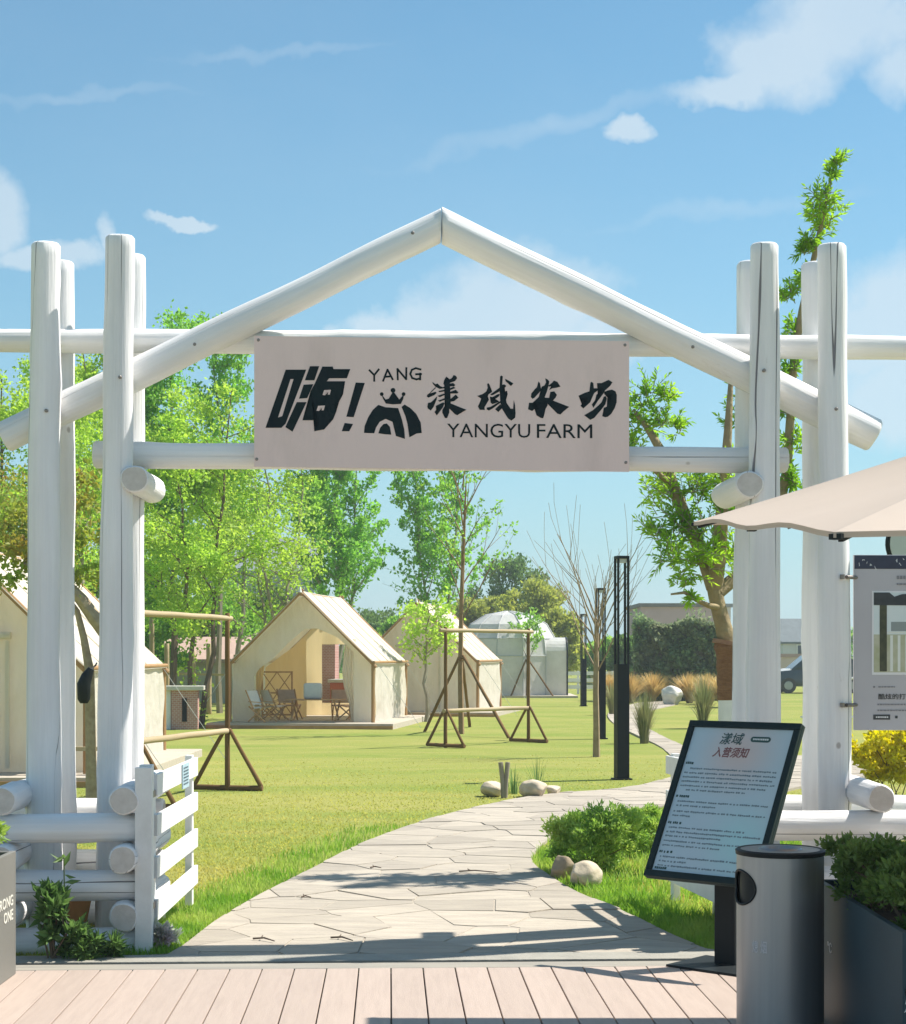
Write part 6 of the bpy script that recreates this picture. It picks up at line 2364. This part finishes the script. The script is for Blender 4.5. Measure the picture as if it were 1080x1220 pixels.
# ------------------------------------------------------------------ notice stand
def build_stand():
    phi = math.radians(41.6)
    t = math.radians(28.7)
    bl = Vector((0.962, 8.65, 0.486))
    w, h = 0.66, 0.876
    e1 = Vector((math.cos(phi), -math.sin(phi), 0))
    bk = Vector((math.sin(phi), math.cos(phi), 0))
    e2 = bk * math.sin(t) + Vector((0, 0, math.cos(t)))
    nrm = e1.cross(e2)                       # towards the reader
    if nrm.y > 0:
        nrm = -nrm
    cen = bl + e1 * w / 2 + e2 * h / 2
    foot = Vector((cen.x, cen.y, 0.03)) + bk * 0.01
    root = thing('notice_stand', 'dark framed tilted notice stand with pale blue printed sheet beside the bin', 'notice stand', foot)

    def Q(u, v, o=0.0):
        return bl + e1 * u + e2 * v + nrm * o - foot
    rot = Matrix((e1, e2, nrm)).transposed()

    def slab(name, u0, v0, u1, v1, o0, o1, m, bevel=0.0):
        c = Q((u0 + u1) / 2, (v0 + v1) / 2, (o0 + o1) / 2)
        return MB().box(c, (u1 - u0, v1 - v0, o1 - o0), rot).build(name, m, root, bevel=bevel)
    fr = 0.036
    slab('back_board', 0, 0, w, h, -0.03, -0.004, DARKGREEN, 0.004)
    slab('frame_rail', 0, 0, w, fr, -0.004, 0.014, DARKGREEN, 0.005)
    slab('frame_rail', 0, h - fr, w, h, -0.004, 0.014, DARKGREEN, 0.005)
    slab('frame_rail', 0, fr, fr, h - fr, -0.004, 0.0135, DARKGREEN, 0.005)
    slab('frame_rail', w - fr, fr, w, h - fr, -0.004, 0.0135, DARKGREEN, 0.005)
    # printed sheet: pale blue with soft peach and aqua patches of its own
    m, tr = nt('printed_sheet')
    L_ = tr.links
    out = N(tr, 'ShaderNodeOutputMaterial')
    b = N(tr, 'ShaderNodeBsdfPrincipled')
    b.inputs['Roughness'].default_value = 0.22
    tc = N(tr, 'ShaderNodeTexCoord')
    ca = Q(w * 0.52, h * 0.80)
    cb = Q(w * 0.75, h * 0.25)
    col = None
    prev = (0.46, 0.58, 0.64, 1)
    for c_, rad, colr in ((ca, 0.30, (0.62, 0.50, 0.46, 1)), (cb, 0.28, (0.40, 0.66, 0.68, 1))):
        dn = N(tr, 'ShaderNodeVectorMath', operation='DISTANCE')
        L_.new(tc.outputs['Object'], dn.inputs[0])
        dn.inputs[1].default_value = tuple(c_)
        mr = N(tr, 'ShaderNodeMapRange')
        mr.interpolation_type = 'SMOOTHSTEP'
        mr.inputs['From Min'].default_value = 0.0
        mr.inputs['From Max'].default_value = rad
        mr.inputs['To Min'].default_value = 0.9
        mr.inputs['To Max'].default_value = 0.0
        L_.new(dn.outputs['Value'], mr.inputs['Value'])
        mx = N(tr, 'ShaderNodeMix', data_type='RGBA')
        L_.new(mr.outputs[0], mx.inputs['Factor'])
        if col is None:
            mx.inputs['A'].default_value = prev
        else:
            L_.new(col, mx.inputs['A'])
        mx.inputs['B'].default_value = colr
        col = mx.outputs['Result']
    L_.new(col, b.inputs['Base Color'])
    L_.new(b.outputs[0], out.inputs['Surface'])
    slab('printed_sheet', fr, fr, w - fr, h - fr, -0.003, 0.002, m)
    # headings
    green = mat('notice_green', (0.03, 0.075, 0.07), None, 5, 0.5)
    red = mat('notice_maroon', (0.20, 0.075, 0.07), None, 5, 0.5)
    grey = mat('notice_grey', (0.17, 0.23, 0.26), None, 5, 0.5)
    W_, H_ = w - 2 * fr, h - 2 * fr

    def put_text(s, u, v, ww, hh, m_, bold=0.01, shear=0.0, name='heading'):
        me = text_mesh(s, bold, shear)
        fit_text(me, Q(u, v, 0.002), e1, e2, ww, hh, nrm)
        link(name, me, m_, root)
    put_text('漾域', fr + W_ * 0.30, h - fr - 0.092, 0.135, 0.066, green, 0.006, 0.15)
    put_text('入营须知', fr + W_ * 0.265, h - fr - 0.165, 0.21, 0.058, red, 0.012, 0.2)
    # pill
    n = 12
    uc, vc, rr, ln = fr + W_ * 0.70, h - fr - 0.058, 0.015, 0.085
    pts = []
    for j in range(n + 1):
        a = -math.pi / 2 + math.pi * j / n
        pts.append((uc + ln / 2 + rr * math.cos(a), vc + rr * math.sin(a)))
    for j in range(n + 1):
        a = math.pi / 2 + math.pi * j / n
        pts.append((uc - ln / 2 + rr * math.cos(a), vc + rr * math.sin(a)))
    mb = MB()
    k = len(pts)
    mb.add([Q(p[0], p[1], 0.0038) for p in pts] + [Q(p[0], p[1], 0.001) for p in pts], [tuple(range(k))] + [(i, i + k, (i + 1) % k + k, (i + 1) % k) for i in range(k)])
    mb.build('pill', green, root)
    mb = MB()
    rng = random.Random(4)
    x = uc - ln / 2
    while x < uc + ln / 2 - 0.004:
        w1 = rng.uniform(0.005, 0.010)
        mb.box(Q(x + w1 / 2, vc, 0.0045), (w1, 0.009, 0.0014), rot)
        x += w1 + 0.003
    tag(mb.build('pill_print', mat('pale_print', (0.65, 0.7, 0.7), None, 4, 0.5), root), kind='stuff')
    # rows of small illegible print
    rows = [(0.205, 0.02, 0.10, 0), (0.235, 0.08, 0.94, 1), (0.260, 0.03, 0.94, 1), (0.284, 0.03, 0.92, 1), (0.308, 0.03, 0.94, 1), (0.332, 0.03, 0.88, 1), (0.356, 0.10, 0.70, 1),
            (0.392, 0.02, 0.14, 0), (0.420, 0.05, 0.94, 1), (0.444, 0.05, 0.45, 1), (0.476, 0.04, 0.95, 1), (0.500, 0.04, 0.20, 1),
            (0.540, 0.02, 0.15, 0), (0.566, 0.04, 0.78, 1), (0.590, 0.03, 0.94, 1), (0.613, 0.03, 0.60, 1), (0.640, 0.03, 0.95, 1), (0.664, 0.03, 0.60, 1),
            (0.700, 0.02, 0.14, 0), (0.726, 0.04, 0.80, 1), (0.750, 0.04, 0.30, 1), (0.774, 0.04, 0.88, 1), (0.798 - 0.01, 0.02, 0.12, 0)]
    head, body = MB(), MB()
    for (v, a, c, kind) in rows:
        x = fr + W_ * a
        end = fr + W_ * c
        vv = h - fr - v
        if vv < fr + 0.01:
            continue
        while x < end:
            w1 = rng.uniform(0.006, 0.012)
            hh = rng.uniform(0.006, 0.0095) if kind else 0.012
            (body if kind else head).box(Q(x + w1 / 2, vv + rng.uniform(-0.0012, 0.0012), 0.0026), (w1, hh, 0.0016), rot)
            x += w1 + rng.choice((0.003, 0.003, 0.003, 0.010))
    tag(body.build('fine_print', grey, root), kind='stuff')
    tag(head.build('fine_print', green, root), kind='stuff')
    # pole and foot plate
    rz = -phi
    Rz = Matrix.Rotation(rz, 3, 'Z')
    MB().box((bk.x * 0.03, bk.y * 0.03, 0.385), (0.12, 0.055, 0.73), Rz).build('pole', BLACK, root, bevel=0.004)
    MB().box((0.0, -0.02, 0.012), (0.46, 0.36, 0.022), Rz).build('foot_plate', BLACK, root, bevel=0.003)
    MB().bar((bk.x * 0.03, bk.y * 0.03, 0.60), (bk.x * 0.06, bk.y * 0.06, 0.80), 0.08, 0.03).build('neck', BLACK, root)


build_stand()


# ------------------------------------------------------------------ litter bin
def build_bin():
    c = Vector((1.322, 6.95, 0.042))
    root = thing('litter_bin', 'round brushed steel litter bin with side opening on the deck', 'litter bin', c)
    R, H = 0.174, 0.765
    nu, nv = 144, 90
    # opening faces left and a little to the camera
    a0 = math.radians(196)
    vs, fs = [], []
    for j in range(nv + 1):
        for i in range(nu):
            a = 2 * math.pi * i / nu
            vs.append((R * math.cos(a), R * math.sin(a), 0.03 + (H - 0.03) * j / nv))
    zc, hh, ww = 0.625, 0.068, 0.52
    for j in range(nv):
        for i in range(nu):
            a = 2 * math.pi * (i + 0.5) / nu
            z = 0.03 + (H - 0.03) * (j + 0.5) / nv
            da = (a - a0 + math.pi) % (2 * math.pi) - math.pi
            if (da / ww) ** 2 + ((z - zc) / hh) ** 2 < 1:
                continue
            fs.append((j * nu + i, j * nu + (i + 1) % nu, (j + 1) * nu + (i + 1) % nu, (j + 1) * nu + i))
    MB().add(vs, fs).build('shell', STEEL, root, True)
    # black liner behind the opening, rim of the opening
    vs = [(R * 0.93 * math.cos(2 * math.pi * i / 48), R * 0.93 * math.sin(2 * math.pi * i / 48), z) for z in (0.05, H - 0.01) for i in range(48)]
    MB().add(vs, [(i, (i + 1) % 48, 48 + (i + 1) % 48, 48 + i) for i in range(48)]).build('liner', BLACK, root, True)
    pts = []
    for k in range(49):
        a = 2 * math.pi * k / 48
        az = a0 + ww * math.cos(a)
        pts.append(((R + 0.001) * math.cos(az), (R + 0.001) * math.sin(az), zc + hh * math.sin(a)))
    MB().tube(pts, 0.005, 6, False).build('opening_rim', BLACK, root, True)
    # lid: dark rim ring, plate, recessed ashtray
    vs, fs = [], []
    prof = [(R + 0.004, H - 0.012), (R + 0.006, H + 0.004), (R - 0.004, H + 0.010), (R - 0.016, H + 0.008)]
    n = 64
    for (r_, z) in prof:
        vs += [(r_ * math.cos(2 * math.pi * i / n), r_ * math.sin(2 * math.pi * i / n), z) for i in range(n)]
    for j in range(len(prof) - 1):
        fs += [(j * n + i, j * n + (i + 1) % n, (j + 1) * n + (i + 1) % n, (j + 1) * n + i) for i in range(n)]
    MB().add(vs, fs).build('lid_rim', BLACK, root, True)
    vs, fs = [], []
    prof = [(R - 0.014, H + 0.007), (0.088, H + 0.008), (0.082, H + 0.016), (0.074, H + 0.014), (0.068, H - 0.006), (0.002, H - 0.010)]
    for (r_, z) in prof:
        vs += [(r_ * math.cos(2 * math.pi * i / n), r_ * math.sin(2 * math.pi * i / n) * (1.0), z) for i in range(n)]
    for j in range(len(prof) - 1):
        fs += [(j * n + i, j * n + (i + 1) % n, (j + 1) * n + (i + 1) % n, (j + 1) * n + i) for i in range(n)]
    MB().add(vs, fs).build('lid_plate', mat('lid_steel', (0.30, 0.30, 0.31), (0.24, 0.24, 0.25), 20, 0.4, metallic=0.8), root, True)
    for a in (200, 290, 20, 110):
        MB().tube([(0.13 * math.cos(math.radians(a)), 0.13 * math.sin(math.radians(a)), -0.012), (0.13 * math.cos(math.radians(a)), 0.13 * math.sin(math.radians(a)), 0.035)], 0.02, 10).build('foot', BLACK, root)
    # lettering wrapped on the shell
    lm = mat('bin_print', (0.62, 0.60, 0.62), None, 4, 0.5)

    def wrap(s, a_left, a_right, z0, z1, bold=0.0):
        me = text_mesh(s, bold)
        n_ = len(me.vertices)
        co = np.empty(n_ * 3, dtype=np.float32)
        me.vertices.foreach_get('co', co)
        co = co.reshape(n_, 3)
        lo, hi = co.min(0), co.max(0)
        az = a_left + (co[:, 0] - lo[0]) / (hi[0] - lo[0]) * (a_right - a_left)
        rr = R + 0.0004 + (co[:, 2] > 0) * 0.0008
        zz = z0 + (co[:, 1] - lo[1]) / (hi[1] - lo[1]) * (z1 - z0)
        P = np.stack([rr * np.cos(az), rr * np.sin(az), zz], 1)
        me.vertices.foreach_set('co', P.astype(np.float32).ravel())
        me.update()
        link('lettering', me, lm, root)
    wrap('熄 烟', math.radians(221), math.radians(242), 0.375, 0.425, 0.006)


build_bin()


# ------------------------------------------------------------------ planters
PLANTER = mat('dark_planter', (0.036, 0.068, 0.085), (0.028, 0.054, 0.068), 3, 0.5, 0.05, 60, spec=0.25)
PLANTER_L = mat('grey_planter', (0.185, 0.178, 0.158), (0.165, 0.158, 0.14), 3, 0.55, 0.1, 60)
SOIL = mat('soil', (0.06, 0.045, 0.03), (0.035, 0.026, 0.018), 20, 0.95, 0.8, 60)


def planter(label, x0, x1, y0, y1, h, m, group='box planters on the deck'):
    c = Vector(((x0 + x1) / 2, (y0 + y1) / 2, 0.042))
    r = thing('box_planter', label, 'planter', c, 0, group)
    w, d = x1 - x0, y1 - y0
    th = 0.025
    for s in (-1, 1):
        MB().box((s * (w / 2 - th / 2), 0, h / 2), (th, d, h)).build('side_panel', m, r, bevel=0.003)
        MB().box((0, s * (d / 2 - th / 2 - 0.0015), h / 2 - 0.0015), (w - 2 * th, th, h - 0.003)).build('end_panel', m, r, bevel=0.003)
    MB().box((0, 0, h - 0.06), (w - 2 * th, d - 2 * th, 0.03)).build('soil', SOIL, r)
    return r, c


rp, cp = planter('dark box planter with clipped green shrubs at the right edge', 1.548, 2.20, 5.92, 7.36, 0.60, PLANTER)
wp = mat('planter_print', (0.66, 0.68, 0.68), None, 4, 0.5)
# mark on its left side and leaf-like logo on the front
t = text_mesh('℃', 0.0)
fit_text(t, (1.548 - cp.x - 0.0006, 7.10 - cp.y, 0.335), (0, -1, 0), (0, 0, 1), 0.075, 0.042, (-1, 0, 0))
link('lettering', t, wp, rp)
yy = 5.92 - cp.y + 0.0
lf = []
for (px, py, l_, a) in ((1083, 1178, 20, -62), (1084, 1190, 18, -55), (1086, 1200, 22, -40), (1100, 1176, 20, -118), (1099, 1190, 18, -125)):
    dd_ = 5.92
    c_ = at(px, py, dd_)
    ux, uz = math.cos(math.radians(a)), -math.sin(math.radians(a))
    L_m = l_ / F * dd_
    base_ = Vector((c_.x - ux * L_m / 2, c_.z - uz * L_m / 2))
    n_ = Vector((-uz, ux))
    u_ = Vector((ux, uz))
    lf.append([tuple(base_), tuple(base_ + u_ * L_m * 0.4 + n_ * L_m * 0.16), tuple(base_ + u_ * L_m), tuple(base_ + u_ * L_m * 0.5 - n_ * L_m * 0.12)])
me = poly_prism([[(p[0] - cp.x, p[1] - cp.z) for p in s] for s in lf], 0.0012, 0.0001)
for v in me.vertices:
    v.co.y += yy + 0.0012
link('leaf_emblem', me, wp, rp)
for i, (x, y, rx, rz, lab) in enumerate(((1.70, 7.12, 0.22, 0.15, 'clipped green shrub at the far end of the dark planter'), (1.95, 7.05, 0.20, 0.15, 'clipped green shrub at the far right of the dark planter'),
                                        (1.70, 6.72, 0.24, 0.16, 'clipped green shrub in the middle of the dark planter'), (1.76, 6.28, 0.26, 0.17, 'clipped green shrub at the near end of the dark planter'),
                                        (2.06, 6.66, 0.22, 0.18, 'clipped green shrub at the right side of the dark planter'))):
    shrub('planter_shrub', lab, (x, y, 0.58), rx * 1.15, 0.26, rz * 1.12, 4200, (0.030, 0.014), G_PLANT, 440 + i, 'shrub', 'shrubs in the dark planter', cz=rz * 0.75, lumps=26)

rp2, cp2 = planter('grey box planter with white lettering at the left edge', -2.72, -2.135, 6.95, 8.40, 0.60, PLANTER_L)
for s, zz in (('STRONG', 0.345), ('ONE', 0.275)):
    t = text_mesh(s, 0.012)
    ww = 0.34 if s == 'STRONG' else 0.17
    fit_text(t, (-2.135 - cp2.x + 0.0006, 8.34 - cp2.y - ww, zz), (0, 1, 0), (0, 0, 1), ww, 0.052, (1, 0, 0))
    link('lettering', t, mat('cream_print', (0.66, 0.64, 0.56), None, 4, 0.6), rp2)
for i, (y, lab) in enumerate(((8.1, 'bright green plant at the far end of the left planter'), (7.6, 'bright green plant at the near end of the left planter'))):
    shrub('planter_plant', lab, (-2.30, y, 0.60), 0.17, 0.2, 0.15, 1300, (0.045, 0.016), G_BUSH, 460 + i, 'plant', 'plants in the left planter', cz=0.12, lumps=18)


# ------------------------------------------------------------------ parasol
def build_parasol():
    c = Vector((2.62, 6.42, 0))
    root = thing('parasol', 'large square beige parasol reaching in from the right', 'parasol', c)
    fab = mat('parasol_fabric', (0.57, 0.475, 0.40), (0.54, 0.45, 0.38), 1.5, 0.85, 0.15, 6, transl=0.25, bdist=0.02)
    # rim corners as seen, far left and near left; the canopy tips a little to the near side
    A_ = at(826, 622, 7.92) - c
    B_ = at(994, 634, 4.85) - c
    Cc = Vector((-B_.x + 0.1, B_.y + 0.05, B_.z + 0.02))
    Dd = Vector((-A_.x + 0.0, A_.y, A_.z + 0.02))
    apex = Vector((0, 0, 2.66))
    cor = [A_, B_, Cc, Dd]
    n = 14
    hem = MB()
    for k in range(4):
        p, q = cor[k], cor[(k + 1) % 4]
        vs, fs = [], []
        for i in range(n + 1):
            t = i / n                       # apex -> rim
            for j in range(n + 1):
                s = j / n
                r = p.lerp(q, s)
                v = apex.lerp(r, t)
                v.z -= 0.05 * math.sin(math.pi * t) * math.sin(math.pi * s) + 0.016 * math.sin(math.pi * t)
                v.z += 0.020 * t * t * (math.sin(2 * math.pi * s) ** 2) * 1.0
                vs.append(v)
        for i in range(n):
            for j in range(n):
                fs.append((i * (n + 1) + j, (i + 1) * (n + 1) + j, (i + 1) * (n + 1) + j + 1, i * (n + 1) + j + 1))
        MB().add(vs, fs).build('canopy_panel', fab, root, True)
        # hem along the rim
        rim = [vs[n * (n + 1) + j] for j in range(n + 1)]
        h0 = [Vector(v) for v in rim]
        hv = []
        for v in h0:
            hv += [v + Vector((0, 0, 0.001)), v - Vector((0, 0, 0.016))]
        MB().add(hv, [(2 * j, 2 * j + 1, 2 * j + 3, 2 * j + 2) for j in range(n)]).build('hem', fab, root)
        # ribs: corner and middle
        for e, dn in ((p, 0.0), (p.lerp(q, 0.5), 0.075)):
            a = apex.lerp(e, 0.06) - Vector((0, 0, 0.06 + dn))
            b = apex.lerp(e, 0.985 if dn == 0 else 0.90) - Vector((0, 0, 0.026 + dn * 0.45))
            MB().bar(a, b, 0.016, 0.022).build('rib', BLACK, root)
            dr_ = Vector((e.x, e.y, 0)).normalized()
            MB().box(e - dr_ * 0.02 - Vector((0, 0, 0.012)), (0.03, 0.04, 0.016), Matrix.Rotation(math.atan2(dr_.y, dr_.x), 3, 'Z')).build('rib_tip', BLACK, root)
    MB().tube([(0, 0, 0.03), (0, 0, 2.64)], [0.028, 0.026], 14).build('pole', BLACK, root, True)
    MB().tube([(0, 0, 2.60), (0, 0, 2.74)], [0.06, 0.02], 14).build('finial', BLACK, root, True)
    MB().box((0, 0, 0.07), (0.6, 0.6, 0.08)).build('base', mat('parasol_base', (0.12, 0.12, 0.12), None, 5, 0.7), root, bevel=0.01)


build_parasol()


# ------------------------------------------------------------------ small debris on the path: twigs and a few dry leaves
TWIG = mat('dry_twig', (0.13, 0.09, 0.06), (0.08, 0.055, 0.04), 20, 0.9)
for i, (px, py, l_, a, lab) in enumerate(((570, 1045, 0.28, -0.15, 'longest dark twig lying on the middle of the path'), (408, 1127, 0.16, -0.6, 'dark bent twig near the left end of the threshold'),
                                          (315, 1128, 0.15, -0.5, 'thin twig on the path by the left lawn edge'), (365, 1076, 0.06, 0.1, 'tiny twig on the path in the shade edge'), (448, 1040, 0.08, 0.0, 'short twig on the upper left of the path'))):
    p = gr(px, py)
    o = thing('fallen_twig', lab, 'twig', (p.x, p.y, 0.030), a, 'fallen twigs on the path')
    MB().tube([(-l_ / 2, 0, 0.008), (-l_ * 0.1, 0.02, 0.014), (l_ / 2, -0.01, 0.008)], [0.006, 0.005, 0.003], 6).build('stem', TWIG, o)
    MB().tube([(-l_ * 0.2, 0.015, 0.012), (-l_ * 0.3, 0.05, 0.02)], [0.005, 0.003], 5).build('side_shoot', TWIG, o)


def build_haze():
    x0, x1, y0, y1, z0, z1 = -420.0, 420.0, -30.0, 420.0, -1.0, 16.0
    o = MB().box(((x0 + x1) / 2, (y0 + y1) / 2, (z0 + z1) / 2), (x1 - x0, y1 - y0, z1 - z0)).build('haze', None)
    m, t = nt('haze')
    out = N(t, 'ShaderNodeOutputMaterial')
    v = N(t, 'ShaderNodeVolumePrincipled')
    v.inputs['Color'].default_value = (0.86, 0.93, 1.0, 1.0)
    v.inputs['Density'].default_value = 0.0009
    v.inputs['Anisotropy'].default_value = 0.2
    t.links.new(v.outputs[0], out.inputs['Volume'])
    o.data.materials.append(m)
    tag(o, 'thin bright haze in the air over the farm', kind='stuff')


build_haze()
